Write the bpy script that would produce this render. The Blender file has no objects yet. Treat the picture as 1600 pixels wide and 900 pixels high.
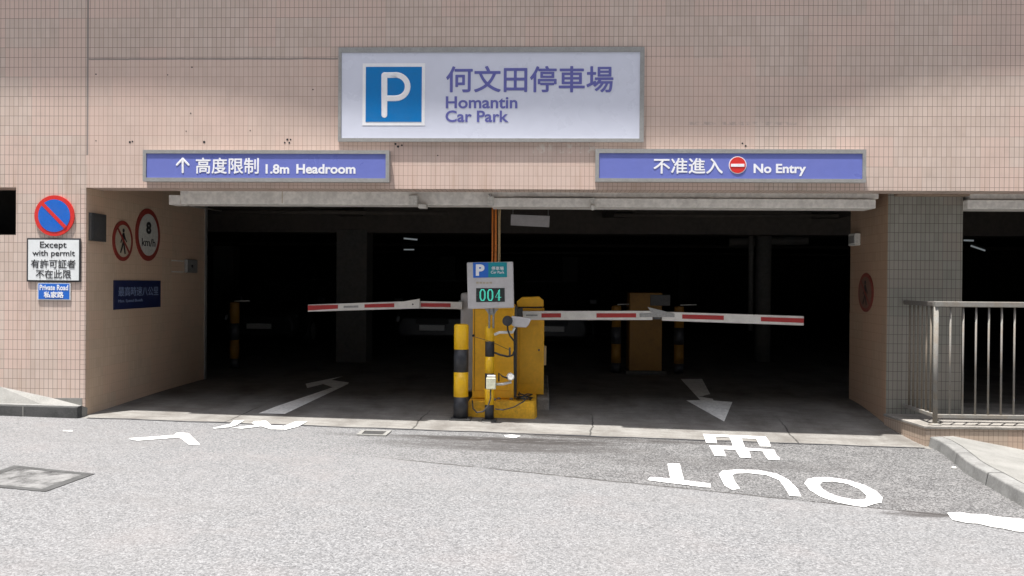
import bpy, bmesh, math, random
from mathutils import Vector, Matrix, Euler

random.seed(7)
SC = bpy.context.scene
COL = SC.collection
rad = math.radians

# ------------------------------------------------------------------ camera
F_PX = 1340.0                        # focal length in pixels of the 1600-wide photograph
CAM_LOC = Vector((0.0, -8.93, 1.42))
CAM_R = (Matrix.Rotation(rad(2.137), 3, 'Z') @ Matrix.Rotation(rad(90 - 0.342), 3, 'X')
         @ Matrix.Rotation(rad(0.45), 3, 'Z'))
cam = bpy.data.cameras.new('camera')
cam.sensor_width = 36.0
cam.lens = 36.0 * F_PX / 1600.0
cam.clip_start, cam.clip_end = 0.05, 500
cam_o = bpy.data.objects.new('camera', cam)
COL.objects.link(cam_o)
cam_o.matrix_world = Matrix.Translation(CAM_LOC) @ CAM_R.to_4x4()
SC.camera = cam_o

# ------------------------------------------------------------------ sky, sun, exposure
SUN_DIR = Vector((0.13, 0.165, -1.0)).normalized()      # way the light travels
w = bpy.data.worlds.new('World')
SC.world = w
w.use_nodes = True
nt = w.node_tree
bg = nt.nodes['Background']
sky = nt.nodes.new('ShaderNodeTexSky')
sky.sky_type = 'NISHITA'
sky.sun_disc = False
sky.sun_elevation = math.asin(-SUN_DIR.z)
sky.sun_rotation = math.atan2(-SUN_DIR.x, -SUN_DIR.y)
sky.air_density = 1.0
sky.dust_density = 2.5
hsv = nt.nodes.new('ShaderNodeHueSaturation')       # hazy, paler summer sky
hsv.inputs['Saturation'].default_value = 0.55
nt.links.new(sky.outputs[0], hsv.inputs['Color'])
nt.links.new(hsv.outputs[0], bg.inputs[0])
bg.inputs[1].default_value = 0.145
sl = bpy.data.lights.new('sun', 'SUN')
sl.energy = 4.3
sl.angle = rad(0.8)
sl.color = (1.0, 0.975, 0.94)
so = bpy.data.objects.new('sun', sl)
COL.objects.link(so)
so.location = (-3, -6, 20)
so.rotation_euler = SUN_DIR.to_track_quat('-Z', 'Y').to_euler()
SC.view_settings.view_transform = 'Standard'
SC.view_settings.look = 'None'
SC.view_settings.exposure = 1.22
SC.view_settings.gamma = 1.0
SC.view_settings.use_curve_mapping = False
try:
    SC.cycles.use_denoising = True
    SC.cycles.denoiser = 'OPENIMAGEDENOISE'
except Exception:
    pass
SC.cycles.sample_clamp_indirect = 6.0

# ------------------------------------------------------------------ measuring helpers
def ray(px, py):
    return CAM_R @ Vector(((px - 800) / F_PX, -(py - 450) / F_PX, -1.0))

def wy(px, py, Y):
    d = ray(px, py)
    return CAM_LOC + d * ((Y - CAM_LOC.y) / d.y)

def wx(px, py, X):
    d = ray(px, py)
    return CAM_LOC + d * ((X - CAM_LOC.x) / d.x)

def road_z(x):
    return -0.026 - 0.022 * (x + 4.8)

EDGE = -0.15                         # where the concrete apron meets the asphalt
def gz(x, y):
    if y <= EDGE:
        return road_z(x)
    t = min(1.0, (y - EDGE) / 2.2)
    t = t * t * (3 - 2 * t)
    return road_z(x) * (1 - t) + 0.005 * t

def gnd(px, py, lift=0.0):
    d = ray(px, py)
    t = 6.0
    for _ in range(60):
        p = CAM_LOC + d * t
        h = gz(p.x, p.y) + lift
        t = t + (h - p.z) / d.z * 0.7
    p = CAM_LOC + d * t
    return Vector((p.x, p.y, gz(p.x, p.y) + lift))

# ------------------------------------------------------------------ object helpers
ORG = {}
def link(o):
    COL.objects.link(o)
    return o

def tag(o, label=None, cat=None, group=None, kind=None):
    if label: o['label'] = label
    if cat: o['category'] = cat
    if group: o['group'] = group
    if kind: o['kind'] = kind
    return o

def thing(name, label, cat, loc=(0, 0, 0), group=None):
    o = link(bpy.data.objects.new(name, None))
    o.empty_display_size = 0.2
    o.location = loc
    ORG[o.name] = Vector(loc)
    return tag(o, label, cat, group)

def copy_tree(o, parent=None):
    c = o.copy()
    COL.objects.link(c)
    c.parent = parent
    for ch in [x for x in bpy.data.objects if x.parent == o]:
        copy_tree(ch, c)
    return c

class MB:
    def __init__(s):
        s.v, s.f, s.sm = [], [], []
    def add(s, vs, fs, smooth=False):
        n = len(s.v)
        s.v += [Vector(p) for p in vs]
        for f in fs:
            s.f.append([i + n for i in f]); s.sm.append(smooth)
        return s
    def box(s, x0, x1, y0, y1, z0, z1):
        vs = [(x, y, z) for z in (z0, z1) for y in (y0, y1) for x in (x0, x1)]
        return s.add(vs, [(0, 2, 3, 1), (4, 5, 7, 6), (0, 1, 5, 4), (2, 6, 7, 3), (0, 4, 6, 2), (1, 3, 7, 5)])
    def prism(s, pts, off):
        """polygon pts (3D) extruded by the vector off"""
        n = len(pts); off = Vector(off)
        vs = [Vector(p) for p in pts] + [Vector(p) + off for p in pts]
        fs = [list(range(n))[::-1], list(range(n, 2 * n))]
        fs += [(i, (i + 1) % n, n + (i + 1) % n, n + i) for i in range(n)]
        return s.add(vs, fs)
    def tube(s, pts, r, seg=10, r_end=None, round_ends=False):
        pts = [Vector(p) for p in pts]
        rs = [r] * len(pts)
        if r_end is not None:
            rs = [r + (r_end - r) * i / (len(pts) - 1) for i in range(len(pts))]
        if round_ends:
            a = (pts[0] - pts[1]).normalized(); b = (pts[-1] - pts[-2]).normalized()
            ca = [(0.98, 0.2), (0.8, 0.6), (0.45, 0.893)]
            P = [pts[0] + a * r * h for h, _ in ca] + pts + [pts[-1] + b * r * h for h, _ in reversed(ca)]
            rs = [r * k for _, k in ca] + rs + [r * k for _, k in reversed(ca)]
            pts = P
        t0 = (pts[1] - pts[0]).normalized()
        up = Vector((0, 0, 1)) if abs(t0.z) < 0.9 else Vector((0, 1, 0))
        u = t0.cross(up).normalized()
        vs, fs = [], []
        for i, p in enumerate(pts):
            t = (pts[min(i + 1, len(pts) - 1)] - pts[max(i - 1, 0)]).normalized()
            u = (u - t * u.dot(t)).normalized()
            v = t.cross(u)
            for k in range(seg):
                a = 2 * math.pi * k / seg
                vs.append(p + (u * math.cos(a) + v * math.sin(a)) * rs[i])
        for i in range(len(pts) - 1):
            for k in range(seg):
                k2 = (k + 1) % seg
                fs.append((i * seg + k, i * seg + k2, (i + 1) * seg + k2, (i + 1) * seg + k))
        s.add(vs, fs, True)
        n = len(s.v) - len(vs)
        s.f.append([n + k for k in range(seg)][::-1]); s.sm.append(False)
        s.f.append([n + (len(pts) - 1) * seg + k for k in range(seg)]); s.sm.append(False)
        return s
    def lathe(s, c, prof, seg=24):
        """prof: (radius, height) from c upwards"""
        c = Vector(c); vs, fs = [], []
        for r, h in prof:
            for k in range(seg):
                a = 2 * math.pi * k / seg
                vs.append(c + Vector((r * math.cos(a), r * math.sin(a), h)))
        for i in range(len(prof) - 1):
            for k in range(seg):
                k2 = (k + 1) % seg
                fs.append((i * seg + k, i * seg + k2, (i + 1) * seg + k2, (i + 1) * seg + k))
        s.add(vs, fs, True)
        n = len(s.v) - len(vs)
        s.f.append([n + k for k in range(seg)][::-1]); s.sm.append(False)
        s.f.append([n + (len(prof) - 1) * seg + k for k in range(seg)]); s.sm.append(False)
        return s
    def build(s, name, mat, parent=None, org=None, bevel=0.0, seg=2, recalc=True):
        if parent is not None:
            o0 = ORG[parent.name]
        else:
            o0 = Vector(org) if org is not None else Vector((0, 0, 0))
        me = bpy.data.meshes.new(name)
        me.from_pydata([tuple(p - o0) for p in s.v], [], s.f)
        for p, sm in zip(me.polygons, s.sm):
            p.use_smooth = sm
        if recalc:
            bm = bmesh.new(); bm.from_mesh(me)
            bmesh.ops.recalc_face_normals(bm, faces=bm.faces)
            bm.to_mesh(me); bm.free()
        me.materials.append(mat)
        o = link(bpy.data.objects.new(name, me))
        if parent is not None:
            o.parent = parent
        else:
            o.location = o0
        ORG[o.name] = o0
        if bevel > 0:
            m = o.modifiers.new('bevel', 'BEVEL')
            m.width = bevel; m.segments = seg; m.limit_method = 'ANGLE'; m.angle_limit = rad(40)
        return o

def pxpoly(pts, Y):
    return [wy(x, y, Y) for x, y in pts]

def rect_px(x0, y0, x1, y1, Y):
    """world box limits of a pixel rectangle on the plane y = Y"""
    a = wy((x0 + x1) / 2, y0, Y); b = wy((x0 + x1) / 2, y1, Y)
    c = wy(x0, (y0 + y1) / 2, Y); d = wy(x1, (y0 + y1) / 2, Y)
    return c.x, d.x, b.z, a.z

AX = {'y': (Vector((1, 0, 0)), Vector((0, 0, 1)), Vector((0, -1, 0))),
      'xp': (Vector((0, 1, 0)), Vector((0, 0, 1)), Vector((1, 0, 0))),
      'xm': (Vector((0, -1, 0)), Vector((0, 0, 1)), Vector((-1, 0, 0)))}

def text_obj(name, body, p0, wdt, hgt, mat, parent, axes='y', thick=0.0012, bold=0.0):
    """lettering that fills the box wdt x hgt from its lower left corner p0"""
    U, V, N = AX[axes]
    c = bpy.data.curves.new('t', 'FONT')
    cjk = any(ord(ch) > 0x3000 for ch in body)
    c.body = body; c.offset = 0.0 if cjk else bold; c.extrude = 0.5; c.resolution_u = 4
    t = bpy.data.objects.new('t', c); COL.objects.link(t)
    bpy.context.view_layer.update()
    me = bpy.data.meshes.new_from_object(t.evaluated_get(bpy.context.evaluated_depsgraph_get()))
    bpy.data.objects.remove(t); bpy.data.curves.remove(c)
    xs = [v.co.x for v in me.vertices]; ys = [v.co.y for v in me.vertices]
    x0, x1, y0, y1 = min(xs), max(xs), min(ys), max(ys)
    o0 = ORG[parent.name]
    if cjk and bold > 0:            # heavier strokes: the same glyphs laid side by side, each a hair prouder
        bm = bmesh.new()
        for k, (dx, dy) in enumerate(((-1, 0), (1, 0), (0, 1), (0, -1), (.7, .7), (-.7, .7), (.7, -.7), (-.7, -.7))):
            n0 = len(bm.verts); bm.from_mesh(me); bm.verts.ensure_lookup_table()
            for v in bm.verts[n0:]:
                v.co.x += dx * bold; v.co.y += dy * bold
                if v.co.z > 0: v.co.z += k * 0.12
        bm.to_mesh(me); bm.free()
        x0 -= bold; x1 += bold; y0 -= bold; y1 += bold
    for v in me.vertices:
        q = (Vector(p0) + U * ((v.co.x - x0) / (x1 - x0) * wdt) + V * ((v.co.y - y0) / (y1 - y0) * hgt)
             + N * ((v.co.z + 0.5) * thick))
        v.co = q - o0
    me.materials.clear(); me.materials.append(mat)
    me.name = name
    o = link(bpy.data.objects.new(name, me)); o.parent = parent
    ORG[o.name] = o0
    return o

def text_px(name, body, x0, y0, x1, y1, Y, mat, parent, bold=0.0, thick=0.0012):
    a, b, z0, z1 = rect_px(x0, y0, x1, y1, Y)
    return text_obj(name, body, (a, Y, z0), b - a, z1 - z0, mat, parent, 'y', thick, bold)

def strokes(name, lines, r, mat, parent, N=Vector((0, -1, 0)), flat=0.02):
    """rounded painted strokes: tubes flattened along N onto their plane"""
    m = MB()
    for k, pts in enumerate(lines):
        n = len(m.v)
        m.tube(pts, r, 10, round_ends=True)
        d0 = Vector(pts[0]).dot(N)
        for i in range(n, len(m.v)):
            d = m.v[i].dot(N) - d0
            m.v[i] -= N * d * (1 - flat)
    return m.build(name, mat, parent)

def arc(cx, cy, rx, ry, a0, a1, n=14):
    return [(cx + rx * math.cos(rad(a0 + (a1 - a0) * i / n)), cy - ry * math.sin(rad(a0 + (a1 - a0) * i / n))) for i in range(n + 1)]

# ------------------------------------------------------------------ materials
class NT:
    def __init__(s, name):
        s.m = bpy.data.materials.new(name); s.m.use_nodes = True
        s.t = s.m.node_tree; s.b = s.t.nodes['Principled BSDF']
    def n(s, typ, **kw):
        x = s.t.nodes.new(typ)
        for k, v in kw.items(): setattr(x, k, v)
        return x
    def l(s, a, b): s.t.links.new(a, b)
    def put(s, sock, v):
        if hasattr(v, 'links') or isinstance(v, bpy.types.NodeSocket): s.l(v, sock)
        else: sock.default_value = v
    def math(s, op, a, b=0.0, c=None, clamp=False):
        x = s.n('ShaderNodeMath', operation=op, use_clamp=clamp)
        s.put(x.inputs[0], a); s.put(x.inputs[1], b)
        if c is not None: s.put(x.inputs[2], c)
        return x.outputs[0]
    def step(s, v, a, b):
        x = s.n('ShaderNodeMapRange', interpolation_type='SMOOTHSTEP')
        s.put(x.inputs[0], v); x.inputs[1].default_value = a; x.inputs[2].default_value = b
        return x.outputs[0]
    def mix(s, f, a, b, mode='MIX'):
        x = s.n('ShaderNodeMix', data_type='RGBA', blend_type=mode)
        s.put(x.inputs[0], f)
        for sock, v in ((x.inputs[6], a), (x.inputs[7], b)):
            if isinstance(v, tuple): sock.default_value = (*v[:3], 1)
            else: s.l(v, sock)
        return x.outputs[2]
    def noise(s, vec, scale, detail=3, rough=0.55, dist=0.0):
        x = s.n('ShaderNodeTexNoise')
        s.put(x.inputs['Vector'], vec); x.inputs['Scale'].default_value = scale
        x.inputs['Detail'].default_value = detail; x.inputs['Roughness'].default_value = rough
        x.inputs['Distortion'].default_value = dist
        return x.outputs[0]
    def pos(s):
        g = s.n('ShaderNodeNewGeometry'); return g
    def xyz(s, v):
        x = s.n('ShaderNodeSeparateXYZ'); s.l(v, x.inputs[0]); return x.outputs
    def comb(s, a, b, c=0.0):
        x = s.n('ShaderNodeCombineXYZ')
        for i, v in enumerate((a, b, c)): s.put(x.inputs[i], v)
        return x.outputs[0]
    def bump(s, h, strength, dist=0.01):
        x = s.n('ShaderNodeBump'); s.l(h, x.inputs['Height'])
        x.inputs['Strength'].default_value = strength; x.inputs['Distance'].default_value = dist
        s.l(x.outputs[0], s.b.inputs['Normal'])
    def done(s, col, rough=0.6, metal=0.0, spec=None):
        if isinstance(col, tuple): s.b.inputs['Base Color'].default_value = (*col[:3], 1)
        else: s.l(col, s.b.inputs['Base Color'])
        s.put(s.b.inputs['Roughness'], rough); s.b.inputs['Metallic'].default_value = metal
        if spec is not None: s.b.inputs['Specular IOR Level'].default_value = spec
        return s.m

def paint(name, col, rough=0.5, metal=0.0, wear=0.12, scale=9.0, dirt=(0.12, 0.10, 0.08), dirt_amt=0.25, spec=None):
    """painted or plain surface with mottling and grime"""
    k = NT(name); g = k.pos(); p = g.outputs['Position']
    a = k.noise(p, scale, 5, 0.6)
    f = k.math('MULTIPLY', k.step(a, 0.35, 0.75), dirt_amt)
    b = k.noise(p, scale * 6, 3)
    c1 = k.mix(k.step(b, 0.3, 0.7), tuple(x * (1 - wear) for x in col), tuple(min(1, x * (1 + wear)) for x in col))
    c2 = k.mix(f, c1, dirt)
    k.bump(b, 0.06, 0.004)
    return k.done(c2, k.math('ADD', rough, k.math('MULTIPLY', k.math('SUBTRACT', a, 0.5), 0.25)), metal, spec)

def tiles(name, c_a, c_b, grout, grout2=None, patch=None, joint=None, msize=0.0024, rough=0.38, extra=None):
    """stack-bonded small wall tiles laid out in real metres on whichever way the wall faces"""
    k = NT(name); g = k.pos(); p = g.outputs['Position']
    x, y, z = k.xyz(p); nx, ny, nz = k.xyz(g.outputs['True Normal'])
    fx = k.math('GREATER_THAN', k.math('ABSOLUTE', nx), 0.6)
    fz = k.math('GREATER_THAN', k.math('ABSOLUTE', nz), 0.6)
    u = k.math('ADD', k.math('MULTIPLY', x, k.math('SUBTRACT', 1.0, fx)), k.math('MULTIPLY', y, fx))
    v = k.math('ADD', k.math('MULTIPLY', z, k.math('SUBTRACT', 1.0, fz)), k.math('MULTIPLY', y, fz))
    uv = k.comb(k.math('ADD', u, 20.007), k.math('ADD', v, 20.03))
    wob = k.noise(p, 1.3, 2)
    bt = k.n('ShaderNodeTexBrick', offset=0.0, squash=1.0)
    k.l(uv, bt.inputs['Vector'])
    bt.inputs['Scale'].default_value = 1.0
    bt.inputs['Brick Width'].default_value = 0.0485
    bt.inputs['Row Height'].default_value = 0.1035
    bt.inputs['Mortar Size'].default_value = msize
    bt.inputs['Mortar Smooth'].default_value = 0.25
    bt.inputs['Bias'].default_value = -0.1
    bt.inputs['Color1'].default_value = (*c_a, 1)
    bt.inputs['Color2'].default_value = (*c_b, 1)
    # every tile its own tone, and sheets of tiles (0.3 m squares) of slightly different batches
    iu = k.math('FLOOR', k.math('DIVIDE', k.math('ADD', u, 20.007), 0.0485))
    iv = k.math('FLOOR', k.math('DIVIDE', k.math('ADD', v, 20.03), 0.1035))
    wn = k.n('ShaderNodeTexWhiteNoise', noise_dimensions='2D'); k.l(k.comb(iu, iv), wn.inputs['Vector'])
    wn2 = k.n('ShaderNodeTexWhiteNoise', noise_dimensions='2D')
    k.l(k.comb(k.math('FLOOR', k.math('DIVIDE', iu, 6.0)), k.math('FLOOR', k.math('DIVIDE', iv, 3.0))), wn2.inputs['Vector'])
    tone = k.mix(wn.outputs[0], c_a, c_b)
    pink = tuple(min(1, q * t) for q, t in zip(c_a, (1.02, 0.945, 0.93)))
    tone = k.mix(k.math('MULTIPLY', k.step(wn2.outputs[0], 0.45, 0.75), 0.8), tone, pink)
    big = k.noise(p, 0.8, 4, 0.6)
    tone = k.mix(k.math('MULTIPLY', k.step(big, 0.4, 0.7), 0.4), tone, tuple(q * 0.87 for q in c_b))
    gcol = grout
    if patch is not None:
        xa, xb, zt = patch
        m = k.math('MULTIPLY', k.math('MULTIPLY', k.math('GREATER_THAN', x, xa), k.math('LESS_THAN', x, xb)), k.math('LESS_THAN', z, zt))
        gm = k.math('ADD', k.math('MULTIPLY', m, 0.85), k.math('MULTIPLY', k.step(wob, 0.45, 0.6), 0.15), clamp=True)
        gcol = k.mix(gm, grout, grout2)
        tone = k.mix(k.math('MULTIPLY', m, 0.5), tone, pink)
    col = k.mix(bt.outputs['Fac'], tone, gcol)
    if extra == 'smear':
        strip = k.math('MULTIPLY', k.math('MULTIPLY', k.math('GREATER_THAN', x, XL - 0.055), k.math('LESS_THAN', x, XL + .02)), k.math('LESS_THAN', z, ZF))
        half = k.math('LESS_THAN', k.math('FRACT', k.math('DIVIDE', k.math('ADD', v, 20.03), 0.05175)), 0.07)
        edge = k.math('LESS_THAN', k.math('ABSOLUTE', k.math('SUBTRACT', x, XL - 0.055)), 0.002)
        col = k.mix(k.math('MULTIPLY', k.math('MAXIMUM', k.math('MULTIPLY', strip, half), k.math('MULTIPLY', edge, k.math('LESS_THAN', z, ZF))), 0.75), col, grout)
    if joint is not None:
        xj, zj, xe, zl = joint      # vertical sealant joint and the edge of the re-tiled field
        a = k.math('MULTIPLY', k.math('LESS_THAN', k.math('ABSOLUTE', k.math('SUBTRACT', x, xj)), 0.011), k.math('GREATER_THAN', z, zj))
        wl = k.math('ADD', zl, k.math('MULTIPLY', k.math('SUBTRACT', k.noise(p, 6, 3), 0.5), 0.02))
        b = k.math('MULTIPLY', k.math('LESS_THAN', k.math('ABSOLUTE', k.math('SUBTRACT', z, wl)), 0.009),
                   k.math('MULTIPLY', k.math('GREATER_THAN', x, xj), k.math('LESS_THAN', x, xe)))
        col = k.mix(k.math('MAXIMUM', k.math('MULTIPLY', a, 0.8), k.math('MULTIPLY', b, 0.75)), col, (0.17, 0.15, 0.14))
    if extra == 'smear':            # old mortar left on the tiles under the main sign
        q = wy(882, 232, 0)
        m = k.math('MULTIPLY', k.math('LESS_THAN', k.math('ABSOLUTE', k.math('SUBTRACT', x, q.x)), 0.33),
                   k.math('LESS_THAN', k.math('ABSOLUTE', k.math('SUBTRACT', z, q.z)), 0.05))
        m = k.math('MULTIPLY', m, k.step(k.noise(p, 14, 4, 0.7), 0.5, 0.62))
        col = k.mix(k.math('MULTIPLY', m, 0.7), col, (0.66, 0.6, 0.53))
        q = wy(1160, 193, 0)        # long grey scuff
        m = k.math('MULTIPLY', k.math('LESS_THAN', k.math('ABSOLUTE', k.math('SUBTRACT', x, q.x)), 0.56),
                   k.math('LESS_THAN', k.math('ABSOLUTE', k.math('SUBTRACT', z, q.z)), 0.018))
        m = k.math('MULTIPLY', m, k.step(k.noise(p, 11, 4, 0.7), 0.42, 0.62))
        col = k.mix(k.math('MULTIPLY', m, 0.45), col, (0.22, 0.2, 0.19))
        wet = k.noise(k.comb(k.math('MULTIPLY', x, 3.2), 0.0, k.math('MULTIPLY', z, 0.22)), 1.0, 5, 0.62)
        col = k.mix(k.math('MULTIPLY', k.step(wet, 0.5, 0.72), 0.2), col, (0.34, 0.27, 0.225))
        # rust and soot runs above the lower edge
        run = k.noise(k.comb(k.math('MULTIPLY', x, 9.0), 0.0, k.math('MULTIPLY', z, 0.7)), 1.0, 4, 0.65)
        lo = wy(800, 296, 0).z
        m = k.math('MULTIPLY', k.step(run, 0.52, 0.72), k.math('SUBTRACT', 1.0, k.step(z, lo, lo + 0.5)))
        col = k.mix(k.math('MULTIPLY', m, 0.3), col, (0.33, 0.2, 0.12))
    dirt = k.noise(p, 3.1, 6, 0.65)
    col = k.mix(k.math('MULTIPLY', k.step(dirt, 0.5, 0.8), 0.22), col, (0.25, 0.2, 0.17))
    h = k.math('SUBTRACT', 1.0, bt.outputs['Fac'])
    k.bump(k.math('ADD', h, k.math('MULTIPLY', k.noise(p, 40, 2), 0.25)), 0.35, 0.003)
    return k.done(col, k.math('ADD', rough, k.math('MULTIPLY', bt.outputs['Fac'], 0.4)))

def concrete(name, col, dark, scale=2.0, floor=False):
    k = NT(name); g = k.pos(); p = g.outputs['Position']
    x, y, z = k.xyz(p)
    a = k.noise(p, scale, 7, 0.65)
    b = k.noise(p, 55, 3, 0.7)
    c = k.mix(k.step(a, 0.3, 0.72), col, dark)
    c = k.mix(k.math('MULTIPLY', k.step(b, 0.45, 0.7), 0.35), c, tuple(min(1, q * 1.35) for q in col))
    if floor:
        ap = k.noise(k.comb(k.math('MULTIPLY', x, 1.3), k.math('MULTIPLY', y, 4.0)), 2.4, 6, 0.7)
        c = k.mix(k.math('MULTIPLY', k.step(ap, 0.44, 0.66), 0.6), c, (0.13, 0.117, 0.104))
        # concrete darker further in, paler at the apron; streaks along the wheel paths
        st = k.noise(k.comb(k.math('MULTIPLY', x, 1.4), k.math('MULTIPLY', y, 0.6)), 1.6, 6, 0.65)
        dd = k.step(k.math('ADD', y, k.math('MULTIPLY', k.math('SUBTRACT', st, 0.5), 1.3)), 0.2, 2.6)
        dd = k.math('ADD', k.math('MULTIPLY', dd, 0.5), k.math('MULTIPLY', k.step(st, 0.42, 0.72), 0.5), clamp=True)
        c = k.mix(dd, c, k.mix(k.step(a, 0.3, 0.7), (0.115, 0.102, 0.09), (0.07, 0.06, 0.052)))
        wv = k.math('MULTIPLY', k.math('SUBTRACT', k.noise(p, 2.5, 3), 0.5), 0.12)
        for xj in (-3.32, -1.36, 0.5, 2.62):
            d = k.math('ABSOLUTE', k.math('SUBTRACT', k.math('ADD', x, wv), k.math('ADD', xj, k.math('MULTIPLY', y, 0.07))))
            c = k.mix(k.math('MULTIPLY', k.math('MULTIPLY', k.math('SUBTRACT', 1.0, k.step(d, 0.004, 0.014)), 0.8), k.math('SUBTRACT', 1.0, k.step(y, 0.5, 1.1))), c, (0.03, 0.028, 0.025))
    k.bump(k.math('ADD', b, k.math('MULTIPLY', a, 0.6)), 0.25, 0.006)
    return k.done(c, 0.85, spec=0.25)

def asphalt(name, patch_line, smudges):
    k = NT(name); g = k.pos(); p = g.outputs['Position']
    x, y, z = k.xyz(p)
    flat = k.comb(x, y)
    def grains(scale, wgt):
        vo = k.n('ShaderNodeTexVoronoi', feature='F1'); k.l(flat, vo.inputs['Vector']); vo.inputs['Scale'].default_value = scale
        vs = k.xyz(vo.outputs['Color'])
        return vs[0], vo.outputs['Distance']
    ga, da = grains(85, 1); gb, db = grains(170, 1)
    mix_g = k.math('ADD', k.math('MULTIPLY', ga, 0.6), k.math('MULTIPLY', gb, 0.4))
    big = k.noise(flat, 0.5, 6, 0.6); mid = k.noise(flat, 4.0, 4, 0.6)
    ramp = k.n('ShaderNodeValToRGB'); e = ramp.color_ramp.elements
    e[0].position, e[0].color = 0.08, (0.084, 0.083, 0.083, 1)
    e[1].position, e[1].color = 0.9, (0.252, 0.251, 0.252, 1)
    m1 = ramp.color_ramp.elements.new(0.38); m1.color = (0.138, 0.138, 0.14, 1)
    m2 = ramp.color_ramp.elements.new(0.62); m2.color = (0.176, 0.175, 0.176, 1)
    k.l(mix_g, ramp.inputs[0])
    c = k.mix(k.math('MULTIPLY', k.step(big, 0.38, 0.68), 0.22), ramp.outputs[0], (0.2, 0.19, 0.185))
    c = k.mix(k.math('MULTIPLY', k.step(mid, 0.52, 0.75), 0.22), c, (0.18, 0.17, 0.165))
    pk = k.noise(flat, 1.4, 3)
    c = k.mix(k.math('MULTIPLY', k.step(pk, 0.5, 0.7), 0.12), c, (0.24, 0.205, 0.195))
    # older, darker surfacing between the apron and the edge of the newer overlay
    (ax_, ay_), (bx_, by_) = patch_line
    dx, dy = bx_ - ax_, by_ - ay_; L = math.hypot(dx, dy); nx_, ny_ = -dy / L, dx / L
    d = k.math('SUBTRACT', k.math('ADD', k.math('MULTIPLY', x, nx_), k.math('MULTIPLY', y, ny_)), ax_ * nx_ + ay_ * ny_)
    wob = k.math('MULTIPLY', k.math('SUBTRACT', k.noise(flat, 5, 4, 0.65), 0.5), 0.07)
    d = k.math('ADD', d, wob)
    side = k.step(d, -0.006, 0.012)
    fade = k.step(k.math('ADD', x, k.math('MULTIPLY', k.math('SUBTRACT', k.noise(flat, 1.1, 4, 0.6), 0.5), 2.0)), -3.2, 1.6)
    old = k.math('MULTIPLY', side, k.math('ADD', k.math('MULTIPLY', fade, 0.72), 0.03))
    oldc = k.mix(k.step(k.math('ADD', mix_g, k.math('MULTIPLY', k.math('SUBTRACT', mid, 0.5), 0.5)), 0.25, 0.85), (0.034, 0.033, 0.033), (0.20, 0.197, 0.194))
    c = k.mix(old, c, oldc)
    crack = k.math('SUBTRACT', 1.0, k.step(k.math('ABSOLUTE', k.math('SUBTRACT', d, 0.016)), 0.006, 0.026))
    crack = k.math('MULTIPLY', crack, k.math('MULTIPLY', k.step(x, -1.7, -0.7), k.step(k.noise(flat, 2.3, 3), 0.3, 0.5)))
    c = k.mix(k.math('MULTIPLY', crack, 0.9), c, (0.045, 0.042, 0.04))
    # scattered dark flecks, and faint tyre tracks sweeping out of the entrance
    fv = k.n('ShaderNodeTexVoronoi', feature='F1'); k.l(k.comb(k.math('MULTIPLY', x, 1.0), k.math('MULTIPLY', y, 1.6)), fv.inputs['Vector']); fv.inputs['Scale'].default_value = 2.6
    fl = k.math('MULTIPLY', k.math('SUBTRACT', 1.0, k.step(k.math('ADD', fv.outputs['Distance'], k.math('MULTIPLY', k.noise(flat, 22, 3, 0.7), 0.12)), 0.085, 0.125)), 0.5)
    c = k.mix(fl, c, (0.07, 0.068, 0.066))
    tr = k.noise(k.comb(k.math('ADD', k.math('MULTIPLY', x, 0.25), k.math('MULTIPLY', y, 0.5)), k.math('MULTIPLY', y, 1.6)), 1.5, 5, 0.6)
    c = k.mix(k.math('MULTIPLY', k.step(tr, 0.5, 0.7), 0.2), c, (0.12, 0.117, 0.115))
    for (sx, sy, rx, ry, amt) in smudges:
        e2 = k.math('ADD', k.math('POWER', k.math('DIVIDE', k.math('SUBTRACT', x, sx), rx), 2.0), k.math('POWER', k.math('DIVIDE', k.math('SUBTRACT', y, sy), ry), 2.0))
        st = k.noise(k.comb(k.math('MULTIPLY', x, 3.0), k.math('MULTIPLY', y, 9.0)), 1.5, 5, 0.7)
        f = k.math('MULTIPLY', k.math('SUBTRACT', 1.0, k.step(e2, 0.15, 1.0)), k.math('MULTIPLY', k.step(st, 0.32, 0.5), amt))
        c = k.mix(f, c, (0.045, 0.041, 0.039))
    k.bump(k.math('ADD', k.math('SUBTRACT', 0.5, da), k.math('MULTIPLY', k.math('SUBTRACT', 0.5, db), 0.5)), 0.35, 0.004)
    return k.done(c, 0.9, spec=0.2)

def road_paint(name, worn=0.15):
    k = NT(name); g = k.pos(); p = g.outputs['Position']
    a = k.noise(p, 60, 4, 0.7); b = k.noise(p, 7, 5, 0.65)
    f = k.math('MULTIPLY', k.step(k.math('ADD', k.math('MULTIPLY', a, 0.5), k.math('MULTIPLY', b, 0.5)), 0.6 - worn, 0.72 - worn * 0.5), 0.55)
    vo = k.n('ShaderNodeTexVoronoi', feature='F1'); k.l(p, vo.inputs['Vector']); vo.inputs['Scale'].default_value = 75
    sp = k.math('MULTIPLY', k.math('GREATER_THAN', k.xyz(vo.outputs['Color'])[0], 0.9 - worn * 0.5), k.step(b, 0.3, 0.6))
    c = k.mix(f, (0.74, 0.735, 0.72), (0.48, 0.47, 0.45))
    c = k.mix(k.math('MULTIPLY', sp, 0.75), c, (0.2, 0.195, 0.19))
    k.bump(a, 0.2, 0.004)
    return k.done(c, 0.7)

def glow(name, col, strength):
    k = NT(name)
    k.b.inputs['Emission Color'].default_value = (*col, 1)
    k.b.inputs['Emission Strength'].default_value = strength
    return k.done(tuple(q * 0.5 for q in col), 0.4)

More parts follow.
